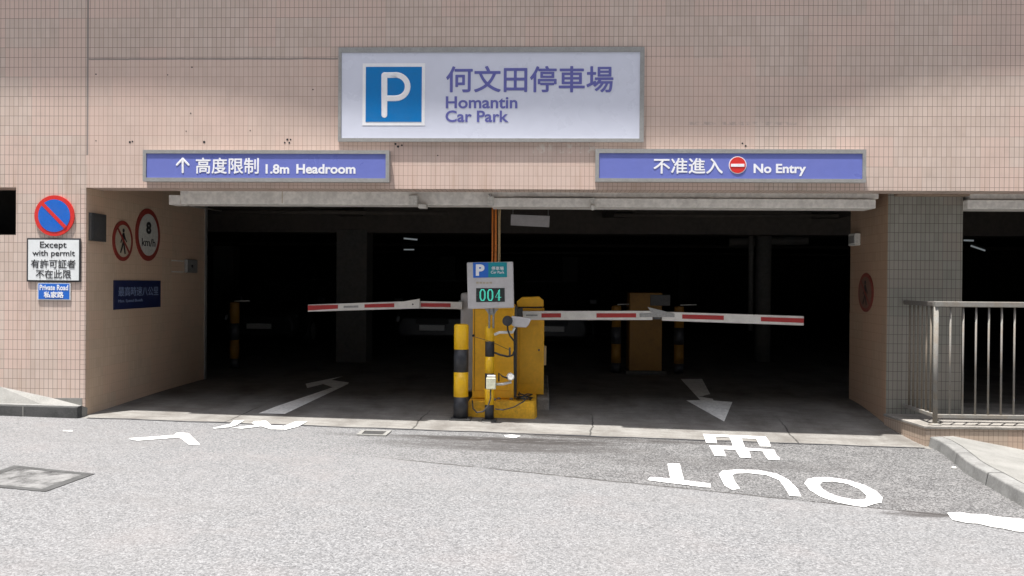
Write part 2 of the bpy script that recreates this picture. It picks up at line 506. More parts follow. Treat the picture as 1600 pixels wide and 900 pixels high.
XJ = wy(137, 120, 0).x; ZJ = wy(137, 242, 0).z; XE = wy(528, 92, 0).x; ZL = wy(330, 92, 0).z
XL = wy(133.5, 470, 0).x; ZF = wy(760, 295.5, 0).z
M = {}
M['tile'] = tiles('facade_tile', (0.60, 0.485, 0.42), (0.535, 0.425, 0.36), (0.19, 0.145, 0.125), (0.37, 0.25, 0.2),
                  patch=(XJ, wy(1180, 200, 0).x, ZL), joint=(XJ, ZJ, XE, ZL), extra='smear')
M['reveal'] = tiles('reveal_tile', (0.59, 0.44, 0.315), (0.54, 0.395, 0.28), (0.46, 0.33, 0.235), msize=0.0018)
M['reveal_dark'] = tiles('dark_reveal_tile', (0.39, 0.27, 0.185), (0.345, 0.235, 0.16), (0.27, 0.175, 0.12), msize=0.0018, rough=0.55)  # darker, browner version of the reveal tile
M['pillar'] = tiles('pillar_tile', (0.27, 0.26, 0.225), (0.225, 0.217, 0.185), (0.075, 0.066, 0.055), rough=0.45)
M['plinth'] = tiles('plinth_tile', (0.432, 0.338, 0.261), (0.4, 0.31, 0.24), (0.2, 0.15, 0.12), rough=0.5)
M['white_paint'] = paint('white_paint', (0.80, 0.775, 0.73), 0.55, dirt_amt=0.2, scale=3)
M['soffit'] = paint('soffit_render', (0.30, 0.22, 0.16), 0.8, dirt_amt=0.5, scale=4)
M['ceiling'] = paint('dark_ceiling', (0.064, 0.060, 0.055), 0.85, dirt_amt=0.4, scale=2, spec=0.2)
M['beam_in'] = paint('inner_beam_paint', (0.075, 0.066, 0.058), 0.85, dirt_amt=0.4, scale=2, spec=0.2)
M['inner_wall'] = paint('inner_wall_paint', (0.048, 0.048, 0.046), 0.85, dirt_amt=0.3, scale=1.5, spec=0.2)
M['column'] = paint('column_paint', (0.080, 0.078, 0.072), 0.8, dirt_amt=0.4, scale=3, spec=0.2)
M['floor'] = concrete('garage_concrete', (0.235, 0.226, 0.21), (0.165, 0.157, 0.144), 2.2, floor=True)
M['slab'] = concrete('slab_concrete', (0.28, 0.26, 0.235), (0.14, 0.13, 0.115), 3.0)
M['pave'] = concrete('pavement_concrete', (0.235, 0.23, 0.215), (0.175, 0.172, 0.16), 2.5)
M['kerb'] = concrete('kerb_concrete', (0.225, 0.223, 0.214), (0.14, 0.138, 0.132), 5)
M['kerb_dark'] = concrete('dark_kerb_concrete', (0.085, 0.085, 0.083), (0.045, 0.045, 0.044), 6)  # left kerb face, darker than the kerb top
la, lb = gnd(640, 720), gnd(1480, 806)
sm = []
for (px, py, rx, ry, amt) in ((850, 690, 1.0, 0.22, 0.95), (900, 682, 0.7, 0.15, 0.9), (720, 684, .8, .14, .8), (800, 698, 1.7, .34, .55), (1080, 690, .9, .16, .5), (640, 682, 1.2, .14, .35), (1000, 690, 0.8, 0.12, 0.5), (760, 688, 1.0, 0.12, 0.45), (800, 700, 0.7, 0.22, 0.45), (1440, 804, 0.35, 0.1, 0.8), (1120, 725, 1.4, 0.35, 0.25)):
    q = gnd(px, py); sm.append((q.x, q.y, rx, ry, amt))
M['asphalt'] = asphalt('worn_asphalt', ((la.x, la.y), (lb.x, lb.y)), sm)
M['road_paint'] = road_paint('road_marking_paint', 0.11)
M['road_paint_worn'] = road_paint('worn_marking_paint', 0.26)
M['road_paint_old'] = paint('dirty_marking_paint', (0.82, 0.81, 0.77), 0.8, dirt_amt=0.2, scale=5)
M['alu'] = paint('dull_aluminium', (0.42, 0.415, 0.40), 0.42, 0.55, wear=0.06, dirt_amt=0.2)
M['panel'] = paint('lilac_white_acrylic', (0.62, 0.64, 0.735), 0.28, wear=0.015, scale=1.2, dirt_amt=0.06, dirt=(0.4, 0.4, 0.45))
M['violet'] = paint('violet_acrylic', (0.142, 0.172, 0.482), 0.3, wear=0.02, scale=2, dirt_amt=0.08, dirt=(0.2, 0.2, 0.4))
M['violet_text'] = paint('violet_lettering', (0.122, 0.126, 0.378), 0.4, wear=0.02, dirt_amt=0.05)
M['blue'] = paint('parking_blue', (0.000, 0.167, 0.458), 0.35, wear=0.02, dirt_amt=0.05)
M['white'] = paint('white_lettering', (0.80, 0.80, 0.82), 0.4, wear=0.02, dirt_amt=0.06)
M['red'] = paint('sign_red', (0.62, 0.025, 0.02), 0.4, wear=0.04, dirt_amt=0.08)
M['sign_blue'] = paint('sign_blue', (0.008, 0.12, 0.52), 0.4, wear=0.04, dirt_amt=0.08)
M['dark_blue'] = paint('notice_blue', (0.009, 0.016, 0.065), 0.45, wear=0.04, dirt_amt=0.15)
M['sign_white'] = paint('sign_white', (0.72, 0.74, 0.74), 0.4, wear=0.02, dirt_amt=0.1)
M['aged_face'] = paint('aged_sign_face', (0.16, 0.085, 0.06), 0.6, dirt_amt=0.3)
M['red_shaded'] = paint('shaded_sign_red', (0.24, 0.026, 0.017), 0.6, wear=0.05, dirt_amt=0.2)  # sign red with the side wall's shade put into its colour
M['white_shaded'] = paint('shaded_sign_white', (0.47, 0.47, 0.43), 0.6, dirt_amt=0.15)  # white of the same side wall, dimmed in its colour for shade
M['cream'] = paint('aged_cream', (0.42, 0.36, 0.27), 0.5, wear=0.05, dirt_amt=0.25)
M['ink'] = paint('black_ink', (0.016, 0.016, 0.018), 0.5, wear=0.1, dirt_amt=0.1, dirt=(.05, .05, .05))
M['pale_blue'] = paint('faded_notice_lettering', (0.22, 0.28, 0.42), 0.6, dirt_amt=0.35, scale=30, dirt=(0.02, 0.04, 0.13))
M['yellow'] = paint('machine_yellow', (0.90, 0.47, 0.01), 0.42, wear=0.04, scale=5, dirt_amt=0.22, dirt=(0.34, 0.16, 0.02))
M['yellow_b'] = paint('bollard_yellow', (0.93, 0.54, 0.01), 0.4, wear=0.03, scale=8, dirt_amt=0.14, dirt=(0.3, 0.16, 0.02))
M['yellow_shaded'] = paint('shade_darkened_yellow', (0.255, 0.120, 0.009), 0.6, wear=0.06, scale=6, dirt_amt=0.4, dirt=(0.12, 0.06, 0.02))  # front yellow darkened in its colour for the gloom inside the garage
M['black_b'] = paint('bollard_black', (0.02, 0.021, 0.026), 0.5, wear=0.2, scale=11, dirt_amt=0.25, dirt=(0.12, 0.12, 0.12))
M['yellow_worn'] = paint('worn_yellow_concrete', (0.85, 0.46, 0.02), 0.75, wear=0.1, scale=7, dirt_amt=0.5, dirt=(0.2, 0.12, 0.05))
M['grey_case'] = paint('light_grey_casing', (0.50, 0.48, 0.48), 0.45, wear=0.03, dirt_amt=0.15)
M['grey_metal'] = paint('grey_metal', (0.33, 0.33, 0.32), 0.4, 0.4, dirt_amt=0.25)
M['dark_metal'] = paint('dark_metal', (0.07, 0.07, 0.07), 0.5, 0.3, dirt_amt=0.3)
M['black_rubber'] = paint('black_cable', (0.012, 0.012, 0.013), 0.55, dirt_amt=0.2, dirt=(0.05, 0.05, 0.05))
M['white_plastic'] = paint('white_plastic', (0.66, 0.65, 0.61), 0.5, dirt_amt=0.2)
M['box_plastic'] = paint('yellowed_plastic', (0.60, 0.60, 0.46), 0.5, dirt_amt=0.25)
M['orange'] = paint('orange_conduit', (0.58, 0.17, 0.02), 0.5, dirt_amt=0.2)
M['tan'] = paint('tan_conduit', (0.45, 0.33, 0.17), 0.5, dirt_amt=0.2)
M['arm_white'] = paint('barrier_white', (0.74, 0.72, 0.68), 0.45, wear=0.03, dirt_amt=0.18)
M['arm_red'] = paint('reflector_red', (0.42, 0.016, 0.016), 0.4, wear=0.06, dirt_amt=0.15)
M['teal'] = paint('header_teal', (0.0, 0.23, 0.27), 0.4, wear=0.03, dirt_amt=0.05)
M['steel_dark'] = paint('grimy_side_rail', (0.11, 0.10, 0.09), 0.75, 0.0, dirt_amt=0.4, scale=12)
M['steel_side'] = paint('stained_side_bars', (0.17, 0.14, 0.105), 0.75, 0.0, dirt_amt=0.4, scale=12)
M['steel'] = paint('galvanised_steel', (0.215, 0.207, 0.19), 0.8, 0.0, spec=0.15, wear=0.08, scale=14, dirt_amt=0.45, dirt=(0.2, 0.15, 0.1))
M['led_dark'] = paint('display_window', (0.02, 0.026, 0.026), 0.25, dirt_amt=0.05)
M['led'] = glow('lit_led', (0.08, 0.75, 0.55), 0.30)
M['tube_lit'] = glow('fluorescent_tube', (0.85, 0.95, 1.0), 0.07)
M['rust'] = paint('rusty_iron', (0.11, 0.075, 0.06), 0.8, 0.2, dirt_amt=0.4)
M['ring_red'] = paint('faded_ring_red', (0.20, 0.035, 0.025), 0.6, dirt_amt=0.3)
M['car_paint'] = paint('dark_car_paint', (0.012, 0.013, 0.016), 0.35, 0.0, dirt_amt=0.05)
M['car_glass'] = paint('car_glass', (0.01, 0.012, 0.014), 0.05, dirt_amt=0.0)
M['plate'] = paint('plate_white', (0.62, 0.62, 0.60), 0.4, dirt_amt=0.1)
M['opposite_wall'] = paint('opposite_render', (0.6, 0.58, 0.55), 0.85, scale=.5)
M['lamp_glass'] = paint('headlamp_glass', (0.4, 0.42, 0.45), 0.12, 0.2, dirt_amt=0.05)
M['iron_fill'] = concrete('cover_infill', (0.2, 0.198, 0.194), (0.035, 0.034, 0.034), 7)
M['iron'] = concrete('cast_iron', (0.075, 0.075, 0.074), (0.045, 0.045, 0.044), 9)

# ------------------------------------------------------------------ ground: road and garage floor
def sheet(name, mat, xs, ys, kind='structure', parent=None, lift=0.0):
    m = MB(); nx = len(xs)
    vs = [(x, y, gz(x, y) + lift) for y in ys for x in xs]
    fs = [(j * nx + i, j * nx + i + 1, (j + 1) * nx + i + 1, (j + 1) * nx + i) for j in range(len(ys) - 1) for i in range(nx - 1)]
    m.add(vs, fs)
    o = m.build(name, mat, parent)
    return tag(o, kind=kind)

def lin(a, b, n): return [a + (b - a) * i / n for i in range(n + 1)]
road = sheet('road', M['asphalt'], lin(-40, 40, 40), [-60, -30, -15, -8, -4, -2, -1, EDGE])
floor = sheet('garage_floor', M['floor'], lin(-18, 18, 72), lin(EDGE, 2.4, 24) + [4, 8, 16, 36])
# thin dark gap where the apron concrete stands a little above the asphalt
m = MB()
for x0, x1 in zip(lin(-4.75, 3.85, 40)[:-1], lin(-4.75, 3.85, 40)[1:]):
    e0 = 0.012 * math.sin(x0 * 7) + 0.008 * math.sin(x0 * 17.3); e1 = 0.012 * math.sin(x1 * 7) + 0.008 * math.sin(x1 * 17.3)
    wd0 = 0.012 + 0.008 * abs(math.sin(x0 * 3.1)); wd1 = 0.012 + 0.008 * abs(math.sin(x1 * 3.1))
    m.add([(x0, EDGE + e0 - wd0, gz(x0, EDGE - .1) + .003), (x1, EDGE + e1 - wd1, gz(x1, EDGE - .1) + .003),
           (x1, EDGE + e1 + wd1, gz(x1, EDGE) + .005), (x0, EDGE + e0 + wd0, gz(x0, EDGE) + .005)], [(0, 1, 2, 3)])
m.build('joint_gap', M['black_b'], road)

def mark(name, polys, mat, parent, sub=None, lift=0.006, label=None):
    m = MB()
    for px in polys:
        if sub: px = [(sub[0] + a / sub[2], sub[1] + b / sub[2]) for a, b in px]
        # densify so the paint follows the ground
        pts = []
        for i, a in enumerate(px):
            b = px[(i + 1) % len(px)]
            n = max(1, int(math.hypot(b[0] - a[0], b[1] - a[1]) / 14))
            for j in range(n):
                pts.append(gnd(a[0] + (b[0] - a[0]) * j / n, a[1] + (b[1] - a[1]) * j / n, lift))
        bm = bmesh.new()
        vs = [bm.verts.new(p) for p in pts]
        bm.faces.new(vs)
        bmesh.ops.triangulate(bm, faces=bm.faces[:])
        bm.verts.index_update()
        m.add([v.co.copy() for v in bm.verts], [[v.index for v in f.verts] for f in bm.faces])
        bm.free()
    o = m.build(name, mat, parent)
    for p in o.data.polygons:
        if p.normal.z < 0: p.flip()
    if label: o['label'] = label
    return o

mark('bent_arrow_marking', [[(310, 598), (545, 550), (470, 575), (580, 590), (575, 600), (180, 787), (15, 783), (130, 738), (480, 620), (420, 600), (320, 625)]],
     M['road_paint_old'], floor, (400, 450, 4.0), label='grey bent arrow painted on the left lane')
mark('straight_arrow_marking', [[(478, 640), (590, 640), (650, 752), (748, 760), (705, 862), (508, 752), (580, 750)]],
     M['road_paint_old'], floor, (920, 400, 3.3333), label='grey arrow pointing out of the right lane')
mark('exit_character_marking', [
    [(185, 130), (1160, 172), (1215, 240), (1245, 325), (1080, 322), (1035, 250), (1020, 205), (785, 196), (845, 345), (1300, 378), (1335, 465), (1385, 500), (1385, 538), (1205, 532), (1140, 450),
     (1118, 400), (900, 388), (938, 503), (765, 495), (690, 375), (500, 368), (545, 478), (365, 470), (280, 310), (655, 320), (600, 182), (380, 168), (402, 272), (235, 268)]],
     M['road_paint'], road, (1080, 665, 10.0), lift=0.008, label='white Chinese character for exit, upside down')
ls = (1000, 710, 4.0)
mark('letter_marking', [[(172, 58), (248, 58), (275, 162), (440, 182), (442, 206), (400, 204), (48, 160), (62, 142), (190, 150)]], M['road_paint'], road, ls, label='white letter T, upside down')
mark('letter_marking', [[(580, 222), (530, 195), (493, 122), (515, 102), (600, 95), (740, 98), (860, 122), (930, 160), (985, 215), (1008, 262), (935, 258), (910, 215), (870, 160), (790, 128), (680, 116), (600, 118), (578, 128), (590, 165), (625, 212)]],
     M['road_paint'], road, ls, label='white letter U, upside down')
outer = [(1028, 180), (1045, 155), (1090, 143), (1180, 143), (1290, 158), (1400, 190), (1480, 230), (1515, 268), (1510, 300), (1465, 308), (1405, 328), (1330, 318), (1230, 298), (1130, 265), (1062, 222)]
inner = [(1122, 190), (1140, 172), (1200, 168), (1290, 182), (1370, 215), (1415, 255), (1412, 278), (1350, 284), (1260, 268), (1180, 240), (1140, 215)]
mark('letter_marking', [outer + [outer[0]] + [inner[0]] + inner[:0:-1] + [(inner[0][0] + .3, inner[0][1] + .6), (outer[0][0] + .3, outer[0][1] + .6)]], M['road_paint'], road, ls, label='white letter O')
mark('letter_marking', [[(5, 243), (70, 258), (430, 232), (510, 292), (600, 290), (505, 198), (440, 190), (400, 195), (385, 212), (20, 238)]], M['road_paint'], road, (200, 640, 5.3333), label='worn white stroke near the left kerb')
mark('entry_character_marking', [[(705, 153), (850, 120), (880, 90), (970, 88), (900, 130), (840, 146), (720, 157)],
                                [(870, 152), (1060, 126), (1030, 110), (1060, 95), (1150, 92), (1195, 130), (1300, 135), (1400, 98), (1495, 98), (1420, 140), (1320, 165), (1190, 163), (1110, 138), (950, 157)]],
     M['road_paint'], road, (200, 640, 5.3333), lift=0.008, label='worn white Chinese character at the left lane')
mark('edge_line_marking', [[(1480, 801), (1500, 800), (1516, 803), (1540, 803.5), (1556, 807), (1600, 811), (1720, 828), (1720, 852), (1640, 842), (1600, 831), (1588, 830), (1570, 826), (1550, 823), (1528, 818), (1512, 817), (1488, 812), (1484, 807)]], M['road_paint_worn'], road, label='broken white edge line')
mark('paint_fragment', [[(788, 680), (800, 679), (814, 681), (806, 684), (790, 683)]], M['road_paint_worn'], road)
mark('paint_fragment', [[(98, 672), (112, 672), (114, 674), (99, 674)]], M['road_paint_worn'], road)

# manhole cover, lower left
c4 = [gnd(22, 728), gnd(148, 741), gnd(71, 769), gnd(-60, 757)]
cen = sum(c4, Vector()) / 4
mh = thing('manhole_cover', 'square worn iron manhole cover with concrete infill set in the bright road', 'manhole cover', cen)
up = Vector((0, 0, 0.005))
def shrink(ps, f): return [cen + (p - cen) * f for p in ps]
m = MB()
o4, i4 = c4, shrink(c4, 0.80)
for i in range(4):
    j = (i + 1) % 4
    m.prism([o4[i] + up, o4[j] + up, i4[j] + up, i4[i] + up], (0, 0, -0.05))
m.build('frame', M['iron'], mh)
m = MB(); m.prism([p + Vector((0, 0, 0.003)) for p in shrink(c4, 0.81)], (0, 0, -0.04)); cov = m.build('cover', M['iron_fill'], mh)
# drain grate by the apron
c4 = [gnd(565, 673.5), gnd(612, 674.5), gnd(603, 682), gnd(557, 680.5)]
cen = sum(c4, Vector()) / 4
dr = thing('drain_cover', 'small dark drain grating in a pale frame beside the concrete apron', 'drain', cen)
m = MB(); i4 = shrink(c4, 0.72); up = Vector((0, 0, 0.012))
for i in range(4):
    j = (i + 1) % 4
    m.prism([c4[i] + up, c4[j] + up, i4[j] + up, i4[i] + up], (0, 0, -0.05))
m.build('frame', M['pave'], dr)
m = MB(); m.prism([p + Vector((0, 0, 0.006)) for p in shrink(c4, 0.71)], (0, 0, -0.02)); m.build('grating', M['dark_metal'], dr)

# ------------------------------------------------------------------ the building
ZF = wy(760, 295.5, 0).z                 # lower edge of the tiled fascia
XL = wy(133.5, 470, 0).x                 # left side of the entrance
XR = wy(1386, 470, 0.8).x                # right side of the entrance
DL = wx(321, 470, XL).y                  # how deep the left side wall runs
PY0, PY1 = 0.8, wx(1328, 470, XR).y      # pillar depth
XP = wy(1503, 470, PY0).x
ZC = 2.78                                # garage ceiling
bld = thing('car_park_building', 'pink tiled car park building with a wide dark two lane entrance', 'building', (0, 0, 0))
ZT = 7.6
m = MB(); m.box(-13, 13, 0, 0.3, ZF, ZT); fas = m.build('fascia_wall', M['tile'], bld)
# left wall, with the small square opening at its far end
xw = wy(25, 330, 0).x; zw0 = wy(12, 367, 0).z
m = MB(); m.box(xw, XL, 0.0, 0.35, -0.4, ZF); m.box(-13, xw, 0.0, 0.35, -0.4, zw0)
lw = m.build('side_wall', M['tile'], bld)
m = MB(); m.box(xw + 0.1, XL - 0.0, 0.35, DL, -0.4, ZC); m.build('reveal_wall', M['reveal'], bld)
# a plain rendered skin on the reveal so its face reads as one wall from the corner inwards
m = MB(); m.box(XL - 0.05, XL + 0.004, 0.012, DL, -0.4, ZF - 0.002); m.build('reveal_lining', M['reveal'], bld)
m = MB(); m.box(XL - 0.002, XL + 0.016, DL - 0.05, DL + 0.02, -0.2, ZF + .2); m.build('edge_guard', M['grey_metal'], bld)
# pale footing mortar along the wall base
m = MB()
m.prism([wy(88, 622, -0.006), wy(128, 622, -0.006), wy(128, 645, -0.006), wy(60, 645, -0.006), wy(60, 631, -0.006)], (0, 0.02, 0)); m.build('footing_mortar', M['pave'], bld)
# right pillar
m = MB(); m.box(XR + 0.004, XP, PY0, PY1, -0.5, ZF + 0.35); m.build('pillar', M['pillar'], bld)
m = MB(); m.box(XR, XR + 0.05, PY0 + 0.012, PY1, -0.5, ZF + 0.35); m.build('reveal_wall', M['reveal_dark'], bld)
m = MB(); m.box(XR + .06, XP + 0.02, PY0 - 0.12, PY0, ZF + 0.02, ZF + 0.14); m.build('pillar_cap', M['soffit'], bld, bevel=0.01)
# soffit between fascia and beam, and the ceiling of the garage
m = MB(); m.box(-13, 13, 0.3, 0.745, ZF + 0.14, ZF + 0.5); m.build('soffit', M['soffit'], bld)
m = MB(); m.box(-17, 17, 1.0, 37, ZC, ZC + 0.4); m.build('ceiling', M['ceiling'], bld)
# white painted beams across the entrance
BY = 0.75
xa, _, z0, _ = rect_px(265, 300, 267, 320, BY)
xm_ = wy(768, 310, BY).x; xb = wy(1366, 310, BY).x
zb0 = wy(500, 319.5, BY).z
m = MB(); m.box(xa + 0.12, xm_, BY, BY + 0.3, zb0, ZC); m.build('entrance_beam', M['white_paint'], bld, bevel=0.008)
q = wy(441, 308, BY).x; m = MB(); m.box(q - .003, q + .003, BY - .002, BY + .01, zb0 + .012, ZF + .1); m.build('panel_joint', M['tan'], bld)
m = MB(); m.box(xa, xa + 0.13, BY - 0.02, BY + 0.2, zb0 - 0.01, zb0 + 0.1); m.build('beam_end_bracket', M['white_paint'], bld, bevel=0.004)
m = MB(); m.box(xm_, xb + 0.05, BY, BY + 0.3, zb0 + .09, ZC); m.box(xm_, xb, BY - 0.05, BY + 0.3, zb0 - 0.02, zb0 + 0.082); m.build('entrance_beam', M['white_paint'], bld, bevel=0.008)
m = MB(); m.box(XP + 0.05, 13, BY, BY + 0.3, zb0 + .09, ZC); m.box(XP + 0.0, 13, BY - 0.05, BY + 0.3, zb0 - 0.02, zb0 + 0.082); m.build('entrance_beam', M['white_paint'], bld, bevel=0.008)
# inside: walls, cross beams, columns
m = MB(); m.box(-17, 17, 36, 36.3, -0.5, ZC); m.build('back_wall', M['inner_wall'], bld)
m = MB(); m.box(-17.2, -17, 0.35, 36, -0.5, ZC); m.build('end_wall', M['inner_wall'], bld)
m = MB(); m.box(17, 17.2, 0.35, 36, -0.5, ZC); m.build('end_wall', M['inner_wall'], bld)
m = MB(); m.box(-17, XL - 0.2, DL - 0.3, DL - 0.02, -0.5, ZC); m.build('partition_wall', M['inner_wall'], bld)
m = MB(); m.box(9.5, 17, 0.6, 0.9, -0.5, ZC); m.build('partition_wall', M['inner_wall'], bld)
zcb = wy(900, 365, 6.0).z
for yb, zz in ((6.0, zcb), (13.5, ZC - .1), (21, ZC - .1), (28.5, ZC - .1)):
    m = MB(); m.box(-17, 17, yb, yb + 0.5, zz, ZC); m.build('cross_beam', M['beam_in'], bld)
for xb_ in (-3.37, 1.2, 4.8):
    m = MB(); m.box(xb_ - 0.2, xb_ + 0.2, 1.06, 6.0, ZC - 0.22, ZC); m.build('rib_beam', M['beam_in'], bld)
def column(px0, px1, Y):
    a = wy(px0, 440, Y).x; b = wy(px1, 440, Y).x
    m = MB(); m.box(a, b, Y, Y + (b - a), 0.0, zcb + 0.05)
    return m.build('column', M['column'], bld, bevel=0.015)
column(525, 573, 5.98)
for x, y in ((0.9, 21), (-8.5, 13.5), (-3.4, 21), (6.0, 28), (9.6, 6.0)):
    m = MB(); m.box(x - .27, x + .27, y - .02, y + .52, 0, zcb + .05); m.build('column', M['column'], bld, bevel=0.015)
# roof ledge high above the frame: its bowed front shades the upper wall
ZE = 8.2
led = []
for px, py in ((-900, 140), (0, 140), (300, 150), (420, 172), (520, 196), (640, 206), (900, 214), (1130, 224), (1240, 204), (1320, 176), (1420, 142), (1600, 118), (2500, 110)):
    q = wy(px, py, 0)
    h = ZE - q.z
    led.append((q.x - h * SUN_DIR.x / -SUN_DIR.z, -h * SUN_DIR.y / -SUN_DIR.z))
m = MB()
m.prism([Vector((x, y, ZE)) for x, y in led] + [Vector((led[-1][0], 0.3, ZE)), Vector((led[0][0], 0.3, ZE))], (0, 0, 0.35)); m.build('roof_ledge', M['slab'], bld)
m = MB(); m.box(-17.2, 17.2, 0.0, 0.3, ZT, ZE); m.build('upper_wall', M['tile'], bld)
m = MB(); m.box(-17.2, 17.2, 0.3, 36.3, ZC + 0.4, ZC + 0.7); m.build('roof_slab', M['slab'], bld)
m = MB(); m.box(-17.2, -13, 0, .3, -.5, ZT); m.build('wing_wall', M['tile'], bld)
m = MB(); m.box(13, 17.2, 0, .3, -.5, ZT); m.build('wing_wall', M['tile'], bld)
# added unseen block across the street: it closes off the low sky, darkening the garage
opp = thing('sky_screen_block', 'unseen tall pale block added across the street to close off the low sky', 'building', (0, -24, 0))
m = MB(); m.box(-45, 45, -36, -24, -2, 33); m.build('wall', M['opposite_wall'], opp)  # body of the added unseen block
for fl in range(10):
    m = MB(); m.box(-44, 44, -24, -23.95, 3.4 + fl * 3, 4.8 + fl * 3); m.build('sky_screen_window_band', M['car_glass'], opp)
# drilled holes left in the tiles
m = MB()
for px, py, r in ((203, 222, 2.0), (207, 221, 1.5), (319, 222, 2.4), (445, 223, 1.7), (449, 218, 2), (452, 223, 1.7), (454, 218, 1.5), (150, 116, 1.4), (300, 105, 1.5), (262, 117, 1.2), (298, 177, 1.3), (489, 140, 1.3), (291, 205, 1.1), (391, 204, 1.1),
                  (618, 225, 2), (622, 229, 2.2), (628, 227, 1.7), (1160, 224, 1.6), (1165, 228, 1.8), (684, 243, 1.2), (150, 220, 1.1)):
    c = wy(px, py, 0)
    rr = r * 0.85 * 8.93 / F_PX
    m.tube([(c.x, -0.002, c.z), (c.x, 0.0005, c.z)], rr, 10)
m.build('drill_holes', M['ink'], fas)

# left raised pavement with its dark kerb; right pavement with its curved kerb
xl0 = -13.0
def lp(px, py, Y): return wy(px, py, Y)
kb = -0.2
xk = wy(121, 645, kb).x
zt = wy(64, 635, kb).z
m = MB()
za, zb_ = wy(0, 604, 0).z, wy(127, 637, 0).z
xa0, xa1 = wy(0, 604, 0).x, wy(127, 637, 0).x
sl_ = (za - zb_) / (xa0 - xa1)
zl = zb_ + sl_ * (xl0 - xa1) * 0.35
ztl = zt + 0.05
fr_ = [(xl0, kb + .09, ztl + .2), (-7.2, kb + .09, zt + .03), (xa0, kb + .09, zt + .006), (-5.25, kb + .09, zt + .002), (xk, kb + .09, zt - .002)]
bk_ = [(xl0, -.001, za + .7), (-7.2, -.001, za + .2), (xa0, -.001, za), (-5.25, -.001, (za * .5 + zb_ * .5)), (xk, -.001, zb_)]
dn_ = [(a, b, -1.0) for a, b, c in fr_]
m.add(bk_ + fr_ + dn_, [(r * 5 + i, r * 5 + i + 1, (r + 1) * 5 + i + 1, (r + 1) * 5 + i) for r in range(2) for i in range(4)] + [(4, 9, 14)])
lp_o = tag(m.build('pavement', M['pave'], None), kind='structure')
m = MB()
m.prism([(xl0, kb, ztl + .2), (-7.2, kb, zt + .03), (xk, kb, zt), (xk, kb + 0.09, zt), (-7.2, kb + .09, zt + .03), (xl0, kb + 0.09, ztl + .2)], (0, 0, -0.7))
kb_o = tag(m.build('kerb', M['kerb_dark'], None, bevel=0.012), kind='structure')
m = MB()
m.prism([(xl0, kb + .01, ztl + .206), (-7.2, kb + .01, zt + .036), (xk, kb + .01, zt + .005), (xk, kb + 0.088, zt + .005), (-7.2, kb + .088, zt + .036), (xl0, kb + .088, ztl + .206)], (0, 0, -0.01))
m.build('kerb_top', M['kerb'], kb_o)
xs_ = wy(35, 645, kb).x
m = MB(); m.box(xs_, xs_ + .012, kb - 0.002, kb + .03, zt - .12, zt - 0.005); m.build('mortar_joint', M['pave'], kb_o)

# plinth under the railing (part of the building) ---------------------------------
PF = gnd(1447, 697.5).y                   # front plane of the plinth
ZP = wy(1520, 671, PF).z
XPL = wy(1446, 690, PF).x
m = MB()
m.prism([(XPL, PF, ZP), (9.4, PF, ZP), (9.4, 3.2, ZP), (XP + .01, 3.2, ZP), (XP + .01, PY0 - .004, ZP), (XR - 0.02, PY0 - .004, ZP)], (0, 0, -0.8))
m.build('plinth', M['plinth'], bld)
m = MB()
m.prism([(XPL - .012, PF - .012, ZP + .028), (9.4, PF - .012, ZP + .028), (9.4, 3.2, ZP + .028), (XP + .02, 3.2, ZP + .028), (XP + .02, PY0 - .006, ZP + .028), (XR - 0.032, PY0 - .006, ZP + .028)], (0, 0, -0.026))
m.build('plinth_coping', M['slab'], bld, bevel=0.004)

bot = [gnd(*q) for q in ((1450, 698), (1464, 704), (1478, 713), (1492, 725), (1505, 737), (1520, 747), (1540, 758), (1568, 775), (1600, 793), (1660, 830), (1760, 900))]
KH = 0.105
def inset(ps, d):
    out = []
    for i, p in enumerate(ps):
        t = (ps[min(i + 1, len(ps) - 1)] - ps[max(i - 1, 0)]); t.z = 0; t.normalize()
        out.append(p + Vector((-t.y, t.x, 0)) * d)
    return out
top_o = [p + Vector((0, 0, KH)) for p in inset(bot, 0.02)]
top_i = [p + Vector((0, 0, KH + 0.004)) for p in inset(bot, 0.14)]
low = [p + Vector((0, 0, -0.25)) for p in bot]
m = MB(); n = len(bot)
vs = low + bot + top_o + top_i + [p + Vector((0, 0, -0.4)) for p in top_i]
fs = []
for r in range(4):
    for i in range(n - 1):
        fs.append((r * n + i, r * n + i + 1, (r + 1) * n + i + 1, (r + 1) * n + i))
m.add(vs, fs)
m.f.append([0, n, 2 * n, 3 * n, 4 * n]); m.sm.append(False)
kr = tag(m.build('kerb', M['kerb'], None, bevel=0.012), kind='structure')
m = MB()
for i in (3, 6):
    a, b, c = bot[i] + Vector((-.004, -.004, 0.0)), top_o[i] + Vector((-.004, -.004, 0.002)), top_i[i] + Vector((0, 0, 0.003))
    t = (bot[i + 1] - bot[i]).normalized() * 0.004
    m.add([a - t, a + t, b + t, b - t, c + t, c - t], [(0, 1, 2, 3), (3, 2, 4, 5)])
m.build('kerb_joint', M['iron'], kr)
pv = [p + Vector((0, 0, -0.002)) for p in top_i]
zsl = wy(1600, 703, PF).z; xsl = wy(1600, 703, PF).x
z1 = wy(1462, 681, PF).z
slope = (zsl - z1) / (xsl - wy(1462, 681, PF).x)
poly = pv + [Vector((9.5, pv[-1].y, pv[-1].z + slope * (9.5 - pv[-1].x))), Vector((9.5, PF + .001, z1 + slope * (9.5 - XPL))), Vector((xsl, PF + .001, zsl)), Vector((pv[0].x + .12, PF + .001, z1))]
m = MB()
bm = bmesh.new(); vv = [bm.verts.new(p) for p in poly]; bm.faces.new(vv); bmesh.ops.triangulate(bm, faces=bm.faces[:]); bm.verts.index_update()
m.add([v.co.copy() for v in bm.verts], [[v.index for v in f.verts] for f in bm.faces]); bm.free()
o = m.build('pavement', M['pave'], None); tag(o, kind='structure')
for p in o.data.polygons:
    if p.normal.z < 0: p.flip()
q = gnd(1490.5, 732.5)
